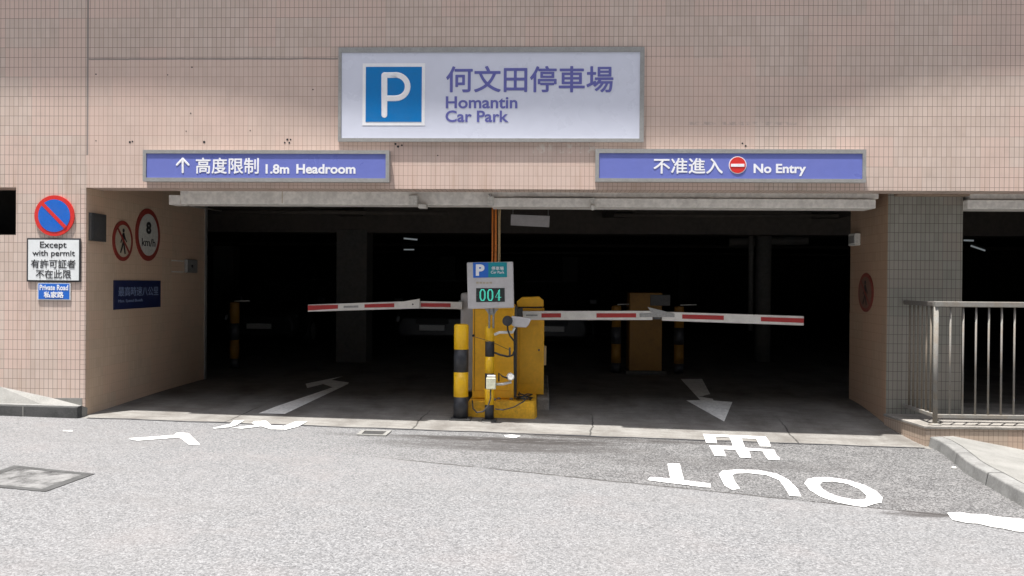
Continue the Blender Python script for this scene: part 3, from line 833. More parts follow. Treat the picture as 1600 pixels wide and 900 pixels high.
m = MB(); m.lathe((q.x, q.y, q.z), [(0.02, 0), (0.024, 0.012), (0.012, 0.02)], 7)
tag(m.build('litter', M['white_plastic'], None, org=q), 'small crumpled white litter lying at the foot of the right kerb', 'litter')

# ------------------------------------------------------------------ sign boxes
def lightbox(name, label, outer, inner, tilt, depth, panel_mat):
    x0, x1, z0, z1 = rect_px(*outer, -depth)
    a0, a1, b0, b1 = rect_px(*inner, -depth)
    t = thing(name, label, 'sign', ((x0 + x1) / 2, 0, z0))
    m = MB(); Y = -depth
    O = [(x0, z0), (x1, z0), (x1, z1), (x0, z1)]; I = [(a0, b0), (a1, b0), (a1, b1), (a0, b1)]
    for i in range(4):
        j = (i + 1) % 4
        vs = [(O[i][0], -0.004, O[i][1]), (O[j][0], -0.004, O[j][1]), (O[j][0], Y, O[j][1]), (O[i][0], Y, O[i][1]),
              (I[i][0], Y, I[i][1]), (I[j][0], Y, I[j][1]), (I[j][0], Y + 0.02, I[j][1]), (I[i][0], Y + 0.02, I[i][1])]
        m.add(vs, [(0, 1, 2, 3), (3, 2, 5, 4), (4, 5, 6, 7)])
    m.build('frame', M['alu'], t)
    m = MB(); m.box(a0 + .001, a1 - .001, Y + 0.009, Y + 0.017, b0 + .001, b1 - .001); p = m.build('panel', panel_mat, t)
    return t, p, Y + 0.008
ms, mp, Y = lightbox('car_park_sign', 'large lilac white lightbox sign reading Homantin Car Park above the entrance', (528.5, 73.5, 1006.5, 221.5), (533, 81, 1000, 216), 0, 0.035, M['panel'])
pw = MB(); x0, x1, z0, z1 = rect_px(566.5, 99, 664, 196, Y); pw.box(x0, x1, Y - 0.0015, Y, z0, z1); ps = pw.build('parking_symbol', M['white'], ms)
m = MB(); x0, x1, z0, z1 = rect_px(571.5, 104.5, 659, 190.5, Y); m.box(x0, x1, Y - 0.0035, Y - 0.002, z0, z1); m.build('blue_square', M['blue'], ps)
Yp = Y - 0.004
stem = [(600.6, 179.5), (600.6, 150), (600.6, 117.5)]
bowl = [(600.6, 117.5), (618, 117.2)] + arc(618, 135.3, 19, 18.3, 90, -90, 16) + [(601, 153.7)]
strokes('letter', [[wy(a, b, Yp) for a, b in stem], [wy(a, b, Yp) for a, b in bowl]], 4.7 * 8.83 / F_PX, M['white'], ps)
text_px('chinese_lettering', '何文田停車場', 697, 103, 958.5, 144.5, Y, M['violet_text'], mp, bold=0.015)
text_px('english_lettering', 'Homantin', 696.5, 150.5, 808.5, 169.5, Y, M['violet_text'], mp, bold=0.022)
text_px('english_lettering', 'Car Park', 696, 172.5, 794.5, 190.8, Y, M['violet_text'], mp, bold=0.022)

hs, hp, Y = lightbox('headroom_sign', 'long violet lightbox sign with up arrow reading 1.8m Headroom', (223, 234.5, 608, 284), (228, 240, 602.5, 278), 0, 0.085, M['violet'])
strokes('arrow', [[wy(285.5, 269, Y - .002), wy(285.5, 259, Y - .002), wy(285.5, 248.5, Y - .002)], [wy(276.5, 257.5, Y - .002), wy(281, 252.8, Y - .002), wy(285.5, 248, Y - .002)], [wy(294.5, 257.5, Y - .002), wy(290, 252.8, Y - .002), wy(285.5, 248, Y - .002)]], 1.75 * 8.85 / F_PX, M['white'], hp)
text_px('chinese_lettering', '高度限制', 306, 246.5, 404.5, 271.5, Y, M['white'], hp, bold=0.016)
text_px('english_lettering', '1.8m', 415, 256.5, 452, 271.5, Y, M['white'], hp, bold=0.03)
text_px('english_lettering', 'Headroom', 463, 256.5, 555.5, 271.5, Y, M['white'], hp, bold=0.03)

ns, npn, Y = lightbox('no_entry_sign', 'long violet lightbox sign with red disc reading No Entry', (930.5, 233, 1353.5, 284.5), (936, 239.5, 1348, 279), 0, 0.085, M['violet'])
text_px('chinese_lettering', '不准進入', 1021, 247, 1129.5, 271.5, Y, M['white'], npn, bold=0.016)
text_px('english_lettering', 'No Entry', 1177.5, 256, 1259.5, 275, Y, M['white'], npn, bold=0.03)
def disc(name, c, r, mat, parent, N, t=0.003, seg=40):
    c = Vector(c); N = Vector(N)
    m = MB(); m.tube([c, c + N * t], r, seg); 
    m.sm = [False] * len(m.sm)
    return m.build(name, mat, parent)
c = wy(1152.5, 258, Y); NY = Vector((0, -1, 0))
ds = disc('prohibition_disc', c, 13.6 * 8.85 / F_PX, M['white'], npn, NY)
disc('red_face', c + NY * .0035, 12.4 * 8.85 / F_PX, M['red'], ds, NY, .002)
m = MB(); x0, x1, z0, z1 = rect_px(1142, 256, 1163, 260.5, Y - .006); m.box(x0, x1, Y - .0085, Y - .006, z0, z1); m.build('white_bar', M['white'], ds)

# ------------------------------------------------------------------ signs on the left wall
c = wy(84.5, 337, -0.02); r = 32.5 * 8.91 / F_PX
t = thing('no_parking_sign', 'round blue no parking sign with red border and red slash on the pink wall', 'sign', (c.x, 0, c.z - r))
disc('plate', Vector((c.x, -0.004, c.z)), r, M['red'], t, NY, 0.014)
disc('blue_face', Vector((c.x, -0.019, c.z)), r * 0.80, M['sign_blue'], t, NY, 0.002)
m = MB(); a = Vector((-1, 0, 1)).normalized(); b = Vector((1, 0, 1)).normalized()
cc = Vector((c.x, -0.0215, c.z)); L, wd = r * 0.82, r * 0.085
m.prism([cc + a * L + b * wd, cc + a * L - b * wd, cc - a * L - b * wd, cc - a * L + b * wd], (0, -0.0015, 0)); m.build('slash', M['red'], t)
x0, x1, z0, z1 = rect_px(41.5, 372, 126, 440.5, -0.015)
t = thing('permit_plate', 'white plate with black border reading Except with permit', 'sign', ((x0 + x1) / 2, 0, z0))
m = MB(); m.box(x0, x1, -0.014, -0.003, z0, z1); m.build('border_plate', M['ink'], t, bevel=0.006)
m = MB(); e = 0.018; m.box(x0 + e, x1 - e, -0.017, -0.0145, z0 + e, z1 - e); m.build('white_face', M['sign_white'], t)
text_px('english_lettering', 'Except', 62.5, 377.5, 104, 390, -0.0175, M['ink'], t, bold=0.012, thick=.0015)
text_px('english_lettering', 'with permit', 50.5, 391, 117, 402.5, -0.0175, M['ink'], t, bold=0.012, thick=.0015)
text_px('chinese_lettering', '有許可証者', 48.5, 405.5, 118, 419, -0.0175, M['ink'], t, bold=0.004, thick=.0015)
text_px('chinese_lettering', '不在此限', 56, 421.5, 111, 435, -0.0175, M['ink'], t, bold=0.004, thick=.0015)
x0, x1, z0, z1 = rect_px(58.5, 441.8, 110, 469, -0.012)
t = thing('private_road_plate', 'small blue plate reading Private Road under the permit plate', 'sign', ((x0 + x1) / 2, 0, z0))
m = MB(); m.box(x0, x1, -0.011, -0.003, z0, z1); m.build('border_plate', M['sign_white'], t, bevel=0.003)
m = MB(); e = 0.011; m.box(x0 + e, x1 - e, -0.014, -0.0115, z0 + e, z1 - e); m.build('blue_face', M['sign_blue'], t)
text_px('english_lettering', 'Private Road', 62, 445, 106.5, 453.5, -0.0145, M['white'], t, bold=0.02, thick=.0015)
text_px('chinese_lettering', '私家路', 68.5, 455.5, 99.5, 465.5, -0.0145, M['white'], t, bold=0.03, thick=.0015)

# ------------------------------------------------------------------ signs and boxes on the left side wall
XW = XL + 0.006
NX = Vector((1, 0, 0))
def side_round(px, py, h, X):
    c = wx(px, py, X)
    return c, h / 2 * (c.y - CAM_LOC.y) / F_PX
def walker(c, r, N, name, parent, mat, axes):
    """pictogram of a walking person, a flat raised shape"""
    U, V, _ = AX[axes]
    m = MB()
    def P(a, b): return c + U * (a * r) + V * (b * r)
    body = [(-.07, .40), (.07, .40), (.11, .30), (.24, .10), (.34, -.02), (.29, -.07), (.16, .06), (.10, .12), (.08, -.08), (.14, -.30), (.22, -.62), (.12, -.66), (.03, -.36), (-.02, -.18),
            (-.10, -.36), (-.26, -.62), (-.35, -.57), (-.20, -.30), (-.10, -.06), (-.10, .10), (-.18, -.02), (-.26, -.12), (-.31, -.07), (-.20, .12), (-.13, .30)]
    m.prism([P(a, b) for a, b in body], N * 0.002)
    hc = P(0, .52)
    m.tube([hc, hc + N * .002], r * 0.10, 16)
    return m.build(name, mat, parent)
def slash(c, r, N, parent, mat, axes, wd=0.07, off=0.0045, sgn=1):
    U, V, _ = AX[axes]
    a = (-U * sgn + V).normalized(); b = (U * sgn + V).normalized(); q = c + N * off; m = MB()
    m.prism([q + a * r * .9 + b * r * wd, q + a * r * .9 - b * r * wd, q - a * r * .9 - b * r * wd, q - a * r * .9 + b * r * wd], N * 0.0015)
    return m.build('slash', mat, parent)
c, r = side_round(191, 376.5, 64, XW)
t = thing('no_pedestrian_sign', 'round red bordered sign with walking figure beside the speed limit sign', 'sign', (XL, c.y, c.z - r))
disc('plate', c, r, M['red_shaded'], t, NX, .012)
disc('face', c + NX * .0125, r * .80, M['cream'], t, NX, .002)
walker(c + NX * .015, r, NX, 'walking_figure', t, M['ink'], 'xp')
slash(c, r * .9, NX, t, M['red_shaded'], 'xp', off=0.0185)
c, r = side_round(230.5, 367, 83, XW)
t = thing('speed_limit_sign', 'round red bordered white sign reading 8 km/h on the left side wall', 'sign', (XL, c.y, c.z - r))
disc('plate', c, r, M['red_shaded'], t, NX, .012)
disc('face', c + NX * .0125, r * .80, M['white_shaded'], t, NX, .002)
text_obj('numeral', '8', c + NX * .015 + Vector((0, -.21 * r, .03 * r)), .42 * r, .47 * r, M['ink'], t, 'xp', .0015, .05)
text_obj('unit_lettering', 'km/h', c + NX * .015 + Vector((0, -.56 * r, -.44 * r)), 1.12 * r, .30 * r, M['ink'], t, 'xp', .0015, .01)
# blue speed notice
a = wx(177, 438, XW); b = wx(250, 438, XW); a2 = wx(177, 484, XW)
t = thing('speed_notice', 'dark blue rectangular notice with faded Chinese lettering on the left side wall', 'sign', (XL, (a.y + b.y) / 2, a2.z))
m = MB(); m.box(XL + .005, XL + .017, a.y, b.y, a2.z, a.z); m.build('board', M['dark_blue'], t, bevel=.002)
W_, H_ = b.y - a.y, a.z - a2.z
text_obj('chinese_lettering', '最高時速八公里', Vector((XL + .0175, a.y + W_ * .08, a2.z + H_ * .45)), W_ * .86, H_ * .33, M['pale_blue'], t, 'xp', .001, .0)
text_obj('english_lettering', 'Max. Speed 8km/h', Vector((XL + .0175, a.y + W_ * .08, a2.z + H_ * .21)), W_ * .5, H_ * .13, M['pale_blue'], t, 'xp', .001, .0)
# grey box at the corner
a = wx(138.5, 332, XW); b = wx(162.5, 332, XW); a2 = wx(138.5, 376, XW)
t = thing('wall_box', 'plain grey metal box on the left side wall next to the corner', 'box', (XL, (a.y + b.y) / 2, a2.z))
m = MB(); m.box(XL + .004, XL + .035, a.y, b.y, a2.z, a.z); m.build('casing', M['dark_metal'], t, bevel=.004)
m = MB(); m.box(XL + .0352, XL + .04, a.y + .03, b.y - .03, a2.z + .03, a.z - .03); m.build('lid', M['dark_metal'], t, bevel=.002)
# switch with two pale strips
a = wx(288, 405, XW); b = wx(304, 405, XW); a2 = wx(288, 426, XW)
t = thing('wall_sensor', 'small grey sensor with two pale strips on the left side wall', 'sensor', (XL, (a.y + b.y) / 2, a2.z))
m = MB(); m.box(XL + .004, XL + .05, a.y, b.y, a2.z, a.z); m.build('casing', M['grey_metal'], t, bevel=.008)
for py in (407, 424.5):
    p = wx(268, py, XW); q = wx(286, py, XW)
    m = MB(); m.box(XL + .004, XL + .012, p.y, q.y, p.z - .008, p.z + .008); m.build('strip', M['white_plastic'], t)
q = wx(300, 416, XL + .05)
disc('lens', q, .02, M['ink'], t, NX, .01, 14)

# right side wall
XV = XR - 0.003; NM = Vector((-1, 0, 0))
c, r = side_round(1353.5, 457, 60, XV)
t = thing('no_pedestrian_sign', 'round dark sign with walking figure on the brown right side wall', 'sign', (XR, c.y, c.z - r))
disc('plate', c, r, M['ring_red'], t, NM, .010)
disc('face', c + NM * .0105, r * .82, M['aged_face'], t, NM, .002)
walker(c + NM * .013, r, NM, 'walking_figure', t, M['ink'], 'xm')
slash(c, r * .9, NM, t, M['ring_red'], 'xm', off=0.016)
a = wx(1345, 364, XV); b = wx(1334, 364, XV); a2 = wx(1340, 384, XV)
t = thing('wall_speaker', 'small pale box high on the brown right side wall', 'speaker', (XR, (a.y + b.y) / 2, a2.z))
m = MB(); m.box(XR - .07, XR - .002, a.y, b.y, a2.z, a.z); m.build('casing', M['white_plastic'], t, bevel=.012)
m = MB(); m.box(XR - .075, XR - .0702, a.y + .03, b.y - .03, a2.z + .03, a.z - .03); m.build('grille', M['grey_metal'], t)

# ------------------------------------------------------------------ fittings on the beam
def boxpx(m, x0, y0, x1, y1, Y, d):
    a, b, z0, z1 = rect_px(x0, y0, x1, y1, Y); return m.box(a, b, Y, Y + d, z0, z1)
p = wy(645, 320, 0.68)
t = thing('beam_junction_box', 'white junction box on the left beam with a small floodlight below', 'junction box', p)
m = MB(); boxpx(m, 638.5, 305, 652.5, 320, 0.67, .078); m.build('casing', M['white_plastic'], t, bevel=.006)
m = MB(); boxpx(m, 653, 318.5, 666, 325, 0.63, .14); h = m.build('floodlight', M['white_plastic'], t, bevel=.008)
p = wy(768, 320, 0.66)
t = thing('beam_junction_box', 'white junction box on the beam where the orange conduits start', 'junction box', p)
m = MB(); boxpx(m, 762, 306.5, 771.5, 321, 0.66, .088); m.build('casing', M['white_plastic'], t, bevel=.005)
m = MB()
m.tube([wy(774, 311.5, 0.73), wy(795, 311, 0.73), wy(806, 308.5, 0.73), wy(818, 308, 0.73), wy(926, 308.5, 0.73)], .006, 8)
m.tube([wy(764, 303, 0.65), wy(767, 307, 0.65)], .008, 8)
m.build('cable', M['grey_metal'], t)
p = wy(926, 327, 0.66)
t = thing('security_camera', 'white dome security camera hanging from the right beam', 'camera', p)
m = MB(); boxpx(m, 923, 309, 930, 322, 0.66, .036); m.build('bracket', M['white_plastic'], t, bevel=.004)
m = MB(); m.lathe(p, [(0.001, -0.012), (0.018, -0.006), (0.027, 0.008), (0.03, 0.02), (0.03, 0.045), (0.02, 0.055)], 18); m.build('dome', M['white_plastic'], t)
# hangers below the left end of the beam
p = wy(290, 320, 0.8)
t = thing('shutter_rail', 'thin grey steel rail slanting inward below the left end of the beam', 'rail', p)
m = MB(); m.tube([wy(279, 317, 0.74), wy(300, 322, 1.1), wy(345, 329, 2.2)], .012, 8); m.build('rail', M['steel'], t)
m = MB(); m.tube([wy(299, 322, 1.08), wy(310, 318, 1.06)], .010, 8); m.build('brace', M['steel'], t)
# hanging board with two rods
yh = 2.55
a, b, z0, z1 = rect_px(798, 336, 858.5, 353.5, yh)
t = thing('hanging_sign', 'blank grey sign board hanging from two rods inside the entrance', 'sign', ((a + b) / 2, yh, z0))
m = MB(); m.prism(pxpoly([(798.5, 335), (859, 337.5), (858, 355), (798, 352)], yh), (0, .012, 0)); m.build('board', M['grey_case'], t, bevel=.002)
for px in (801.5, 856.5):
    q = wy(px, 337, yh + .006); m = MB(); m.tube([q, (q.x, q.y, ZC)], .004, 6); m.build('rod', M['grey_metal'], t)
# ceiling pipes
def pipe(label, pts, r, mat='beam_in', seg=12):
    m = MB(); m.tube(pts, r, seg); return tag(m.build('ceiling_pipe', M[mat], None, org=pts[0]), label, 'pipe')
q0, q1 = wy(1140, 379, 7.2), wy(1262, 376, 7.2)
pipe('thick grey duct under the ceiling at the right, dark', [q0, q1], .075, 'column')
q = wy(1207, 440, 6.6)
t = thing('downpipe', 'pale round pipe rising to the ceiling on the right inside', 'pipe', (q.x, 6.6, .03))
m = MB(); x0, x1 = wy(1183, 440, 6.6).x, wy(1208, 440, 6.6).x
m.tube([((x0 + x1) / 2, 6.75, .03), ((x0 + x1) / 2, 6.75, ZC)], (x1 - x0) / 2, 18); m.build('pipe', M['column'], t)
m = MB(); x = wy(1173, 440, 6.6).x; m.tube([(x, 6.6, .6), (x, 6.6, ZC)], .045, 12); m.build('side_pipe', M['column'], t)
q = wy(545, 331, 4.4); q1 = wy(628, 333, 4.4)
pipe('grey pipe under the ceiling above the left lane', [Vector((-5.6, 4.4, q.z)), Vector((-1.5, 4.4, q1.z))], .035)
pipe('thin pipe crossing under the ceiling above the right lane', [Vector((1.1, 4.7, q.z - .01)), Vector((4.6, 4.7, q.z))], .03)
# fluorescent tubes far inside
def tube_light(px0, py0, px1, py1, Y, label):
    a, b = wy(px0, py0, Y), wy(px1, py1, Y)
    t = thing('ceiling_light', label, 'light', a.lerp(b, .5), 'dim fluorescent tubes deep in the garage')
    m = MB(); m.tube([a, b], .022, 8); m.build('tube', M['tube_lit'], t)
    m = MB(); d = (b - a).normalized() * .05
    m.prism([a - d + Vector((0, -.06, .045)), b + d + Vector((0, -.06, .045)), b + d + Vector((0, .06, .045)), a - d + Vector((0, .06, .045))], (0, 0, .05)); f = m.build('fitting', M['inner_wall'], t)
    for q in (a.lerp(b, .2), a.lerp(b, .8)):
        MB().tube([q + Vector((0, 0, .09)), (q.x, q.y, ZC)], .008, 6).build('rod', M['inner_wall'], f)
tube_light(631, 372.5, 652, 374.5, 15.5, 'upper of two dim fluorescent tubes seen beyond the left lane')
tube_light(631, 390, 647, 390, 23, 'lower of two dim fluorescent tubes seen beyond the left lane')
tube_light(1506, 375.5, 1521, 376, 14.5, 'dim fluorescent tube seen beside the right pillar')
tube_light(1517, 384, 1539, 391.5, 14.5, 'slanting dim fluorescent tube seen above the railing')

# ------------------------------------------------------------------ barrier island
YI = 0.58
isl = thing('barrier_island', 'worn yellow painted concrete kerb island under the ticket machines', 'island', (wy(790, 650, YI).x, YI, -0.1))
fr = [wy(728, 656, YI), wy(837, 653, YI), wy(834, 627.5, YI + .06), wy(729, 629, YI + .06)]
x0, x1 = fr[0].x, fr[1].x
xi0, xi1 = x0 + .02, wy(858, 645, YI + .5).x
zt_ = fr[2].z
m = MB()
bk = 3.6
low_ = -0.3
P = [(x0, YI, low_), (x1, YI, low_), (x1 + .03, YI + .12, low_), (x1 + .03, bk, low_), (x0, bk, low_)]
Q = [(x0 + .02, YI + .05, zt_), (x1 - .02, YI + .05, zt_), (x1 + .0, YI + .14, zt_), (x1 + .0, bk, zt_), (x0 + .02, bk, zt_)]
m.add(P + Q, [(0, 1, 6, 5), (1, 2, 7, 6), (2, 3, 8, 7), (3, 4, 9, 8), (4, 0, 5, 9), (5, 6, 7, 8, 9)]); m.build('kerb_face', M['yellow_worn'], isl, bevel=.015)
m = MB(); m.box(x1 + .005, xi1, YI + .45, bk, -.3, zt_ - .015); m.build('side_block', M['slab'], isl, bevel=.02)
m = MB()
rnd = random.Random(3)
for k in range(16):
    c = Vector((x0 + .12 + rnd.random() * .6, YI + .12 + rnd.random() * .28, zt_)); r = .012 + rnd.random() * .018
    m.lathe(c, [(r, -.002), (r * 1.1, r * .5), (r * .4, r * .95)], 6)
tag(m.build('rubble', M['slab'], None, org=(x0 + .4, YI + .2, zt_)), 'loose grey rubble scattered on top of the yellow island', 'rubble', kind='stuff')

def cabinet(name, label, x0, x1, y0, y1, z0, z1, mat, bevel=.02):
    t = thing(name, label, 'machine', ((x0 + x1) / 2, (y0 + y1) / 2, z0))
    m = MB(); m.box(x0, x1, y0, y1, z0, z1); m.build('body', mat, t, bevel=bevel, seg=3)
    return t
# front ticket machine
YC = 0.8
a, b, z0, z1 = rect_px(738, 476, 803.5, 622, YC)
t = cabinet('ticket_machine', 'yellow ticket machine cabinet directly behind the car park display', a, b, YC, YC + .45, zt_, z1, M['yellow'])
m = MB(); m.box(b + .0, b + .022, YC + .02, YC + .43, zt_ + .02, z1 - .02); m.build('side_trim', M['dark_metal'], t)
m = MB(); 
m.box(a + .03, b - .03, YC - .008, YC - .0005, zt_ + .1, z1 - .06); m.build('door_panel', M['yellow'], t, bevel=.004)
for zz in (z1 - .09, zt_ + .18):
    MB().box(b - .075, b - .06, YC - .016, YC - .0085, zz - .04, zz + .04).build('hinge', M['yellow'], t, bevel=.003)
MB().box(a + .022, a + .026, YC - .004, YC - .0006, zt_ + .09, z1 - .05).build('door_seam', M['ink'], t)
m = MB(); q = wy(739.5, 524.5, YC - .02); m.tube([q + Vector((0, .03, 0)), q], .014, 12); m.build('lock', M['ink'], t)
# right barrier cabinet with its cap
YB = 1.32
a, b, z0, z1 = rect_px(807.5, 481.5, 850, 613, YB)
rb = thing('barrier_machine', 'yellow barrier cabinet with chamfered cap carrying the right arm', 'barrier', ((a + b) / 2, YB + .2, zt_))
m = MB(); m.box(a, b, YB, YB + .36, zt_ - .01, z1); m.build('body', M['yellow'], rb, bevel=.008)
MB().box(a + .03, b - .03, YB - .006, YB - .0005, zt_ + .12, z1 - .2).build('door_panel', M['yellow'], rb, bevel=.003)
MB().tube([(b - .06, YB - .005, .62), (b - .06, YB - .016, .62)], .012, 12).build('lock', M['dark_metal'], rb)
m = MB(); m.prism(pxpoly([(807.5, 479.5), (807.5, 471), (815, 464.5), (842, 463.5), (849.5, 470), (849.5, 479)], YB - .005), (0, .37, 0)); m.build('cap', M['yellow'], rb, bevel=.006)
m = MB(); a2, b2, q0_, q1_ = rect_px(810, 479, 847, 482, YB + .01); m.box(a2, b2, YB + .012, YB + .34, q0_ - .02, q1_ + .02); m.build('neck', M['ink'], rb)
m = MB(); a2, b2, z0_, z1_ = rect_px(850, 541, 853.5, 571, YB); m.box(b + .0005, b2, YB + .03, YB + .2, z0_, z1_); m.build('side_plate', M['tan'], rb)
YA = YB - .12
m = MB(); a2, b2, z0_, z1_ = rect_px(806, 481, 816.5, 499, YA + .02); m.box(a2, b2, YA + .015, YB - .0005, z0_, z1_); m.build('arm_mount', M['dark_metal'], rb, bevel=.004)
arm = MB().prism(pxpoly([(816, 486), (1019.5, 485.8), (1019.5, 500), (818, 500)], YA), (0, .045, 0)).build('arm', M['arm_white'], rb, bevel=.003)
MB().prism(pxpoly([(1034, 487), (1256, 494), (1256, 508.6), (1034.5, 501)], YA), (0, .045, 0)).build('arm', M['arm_white'], rb, bevel=.003)
MB().prism(pxpoly([(1011.5, 479.5), (1054, 490), (1054, 495.5), (999.5, 495.5), (999.5, 490), (1019, 490)], YA - .012), (0, .010, 0)).build('hinge', M['grey_metal'], rb, bevel=.002)
MB().prism(pxpoly([(1021, 488), (1033, 488), (1033, 499), (1021, 499)], YA + .008), (0, .03, 0)).build('hinge_core', M['dark_metal'], rb)
for q in ([(846, 489.7), (876.5, 489.5), (876.5, 496), (846, 496.2)], [(932, 489.5), (994, 489.5), (994, 496), (932, 496.2)], [(1066, 491.3), (1131, 493.2), (1131, 500), (1066, 498)], [(1189, 495.3), (1256, 497.5), (1256, 504.6), (1189, 502)]):
    MB().prism(pxpoly(q, YA - .0035), (0, .003, 0)).build('red_stripe', M['arm_red'], rb)
MB().prism(pxpoly([(822, 491.5), (840, 491.5), (840, 494), (822, 494)], YA - .003), (0, .0025, 0)).build('bolt_plate', M['grey_metal'], rb)

# left barrier: grey cabinet behind the display, arm over the left lane
YG = 1.5
a, b, z0, z1 = rect_px(719, 457.5, 741, 612, YG)
lb_ = thing('barrier_machine', 'light grey barrier cabinet carrying the left arm', 'barrier', ((a + b) / 2, YG + .2, zt_))
m = MB(); m.box(a, b + .1, YG, YG + .38, zt_ - .01, z1); m.build('body', M['grey_case'], lb_, bevel=.035, seg=4)
YL = YG - .1
MB().prism(pxpoly([(654, 470.5), (722, 472), (722, 483), (654, 482)], YL), (0, .045, 0)).build('arm', M['arm_white'], lb_, bevel=.003)
MB().prism(pxpoly([(481, 476), (630, 471), (655.5, 466.8), (655.5, 482), (630, 482.6), (481, 487)], YL - .05), (0, .045, 0)).build('arm', M['arm_white'], lb_, bevel=.003)
for q, yy in (([(481, 477.2), (528, 476.2), (528, 482.3), (481, 485.2)], YL - .054), ([(569.5, 475.5), (616, 473.8), (616, 480), (569.5, 480.8)], YL - .054), ([(657.5, 473.5), (704, 474), (704, 480), (657.5, 479.5)], YL - .0035)):
    MB().prism(pxpoly(q, yy), (0, .003, 0)).build('red_stripe', M['arm_red'], lb_)
MB().prism(pxpoly([(537, 478), (560, 477.2), (560, 480.5), (537, 481.2)], YL - .0525), (0, .002, 0)).build('sticker', M['grey_metal'], lb_)
disc('hinge_bolt', wy(645, 475.5, YL - .0505), .01, M['dark_metal'], lb_, NY, .004, 10)
MB().box(wy(716, 477, YL).x, a + .03, YL + .046, YG - .0005, wy(716, 484, YL).z, wy(716, 470, YL).z).build('arm_mount', M['grey_metal'], lb_)

# ------------------------------------------------------------------ striped bollards at the island
def bollard(name, label, px, top, bands, r_px, Y, base_w, seg=28, square=False, group=None, ymat='yellow_b'):
    q = wy(px, 580, Y); x = q.x; zg = gz(x, Y)
    z = [wy(px, b, Y).z for b in bands]; z[-1] = zg + .008
    r = r_px * (Y - CAM_LOC.y) / F_PX
    t = thing(name, label, 'bollard', (x, Y, zg), group)
    ztop = wy(px, top, Y).z
    for i in range(len(bands) - 1):
        hi, lo = (ztop if i == 0 else z[i]), z[i + 1]
        m = MB()
        if i == 0:
            m.lathe((x, Y, 0), [(r, lo), (r, hi - r * .28), (r * .93, hi - r * .12), (r * .75, hi - r * .03), (r * .3, hi)], seg)
        else:
            m.lathe((x, Y, 0), [(r, lo), (r, hi)], seg)
        m.build('yellow_band' if i % 2 == 0 else 'black_band', M[ymat] if i % 2 == 0 else M['black_b'], t)
    if base_w:
        m = MB(); m.box(x - base_w, x + base_w, Y - base_w, Y + base_w, zg - .06, zg + .012); m.build('base_plate', M['dark_metal'], t, bevel=.003)
        for sx in (-1, 1):
            m = MB(); m.lathe((x + sx * base_w * .78, Y - base_w * .78, zg + .01), [(.012, 0), (.012, .014), (.005, .016)], 6); m.build('bolt', M['dark_metal'], t)
    return t, x, ztop
bollard('bollard', 'thick yellow and black bollard at the left front of the island', 720.5, 506, (506, 545.5, 581, 619.5, 655), 11.5, 0.52, .115)
tb, tbx, tbz = bollard('bollard', 'slim yellow and black bollard carrying the car park display', 765, 508, (508, 533, 557, 583, 607, 632, 655), 7.2, 0.5, .085)
YD = 0.36
a, b, z0, z1 = rect_px(729.5, 409, 802, 483, YD)
dsp = thing('vacancy_display', 'grey electronic car park sign showing 004 on the slim bollard', 'display', (tbx, .42, tbz))
m = MB(); m.prism(pxpoly([(729.3, 410), (801.5, 408.7), (803, 481), (731, 483)], YD), (0, .11, 0)); m.build('casing', M['grey_case'], dsp, bevel=.012, seg=3)
YF = YD - .0035
MB().prism(pxpoly([(739, 410.3), (763, 410), (763, 433.5), (739.5, 434)], YF), (0, .003, 0)).build('blue_header', M['sign_blue'], dsp)
MB().prism(pxpoly([(763, 410), (792, 409.6), (792.3, 433), (763, 433.5)], YF), (0, .003, 0)).build('teal_header', M['teal'], dsp)
text_px('letter', 'P', 743.5, 413, 757, 431, YF - .0005, M['white'], dsp, bold=.05, thick=.002)
text_px('chinese_lettering', '停車場', 768, 416.3, 787, 422.3, YF - .0005, M['white'], dsp, bold=.01, thick=.002)
text_px('english_lettering', 'Car Park', 767, 423.3, 788, 427.5, YF - .0005, M['white'], dsp, bold=.005, thick=.002)
m = MB()
for k in range(5): boxpx(m, 744 + k * 5.2, 440.5, 748 + k * 5.2, 443.3, YD - .002, .0018)
m.build('small_print', M['cream'], dsp)
scr = MB().prism(pxpoly([(744, 450.3), (788.5, 450), (788.8, 471.5), (744, 472)], YF), (0, .003, 0)).build('screen', M['led_dark'], dsp)
YS = YF - .003
def seg_path(pts): return [wy(x, y, YS) for x, y in pts]
rl = .42 * 9.3 / F_PX
def oval(cx, cy, rx, ry):
    return seg_path([(cx - rx, cy + ry * .5), (cx - rx, cy - ry * .55), (cx - rx * .5, cy - ry), (cx + rx * .5, cy - ry), (cx + rx, cy - ry * .55), (cx + rx, cy + ry * .55), (cx + rx * .5, cy + ry), (cx - rx * .5, cy + ry), (cx - rx, cy + ry * .5)])
strokes('digit', [oval(754, 461, 2.9, 8), oval(754, 461, 4.2, 8.6)], rl, M['led'], scr, flat=.4)
strokes('digit', [oval(766, 461, 2.9, 8), oval(766, 461, 4.2, 8.6)], rl, M['led'], scr, flat=.4)
strokes('digit', [seg_path([(780.5, 453), (774, 464.5), (783, 464.5)]), seg_path([(780.5, 452.5), (780.5, 469.5)]), seg_path([(778.8, 454), (778.8, 469.5)])], rl, M['led'], scr, flat=.4)
m = MB()
for px in (764.5, 771): m.tube([(wy(px, 500, .41).x, .415, tbz - .03), (wy(px, 500, .41).x, .415, z0 + .03)], .011, 10)
m.build('post', M['grey_metal'], dsp)
MB().prism(pxpoly([(757, 482.5), (780, 482.2), (775, 487), (772.5, 492), (763.5, 492), (761, 487)], .41), (0, .01, 0)).build('bracket', M['grey_metal'], dsp, bevel=.002)

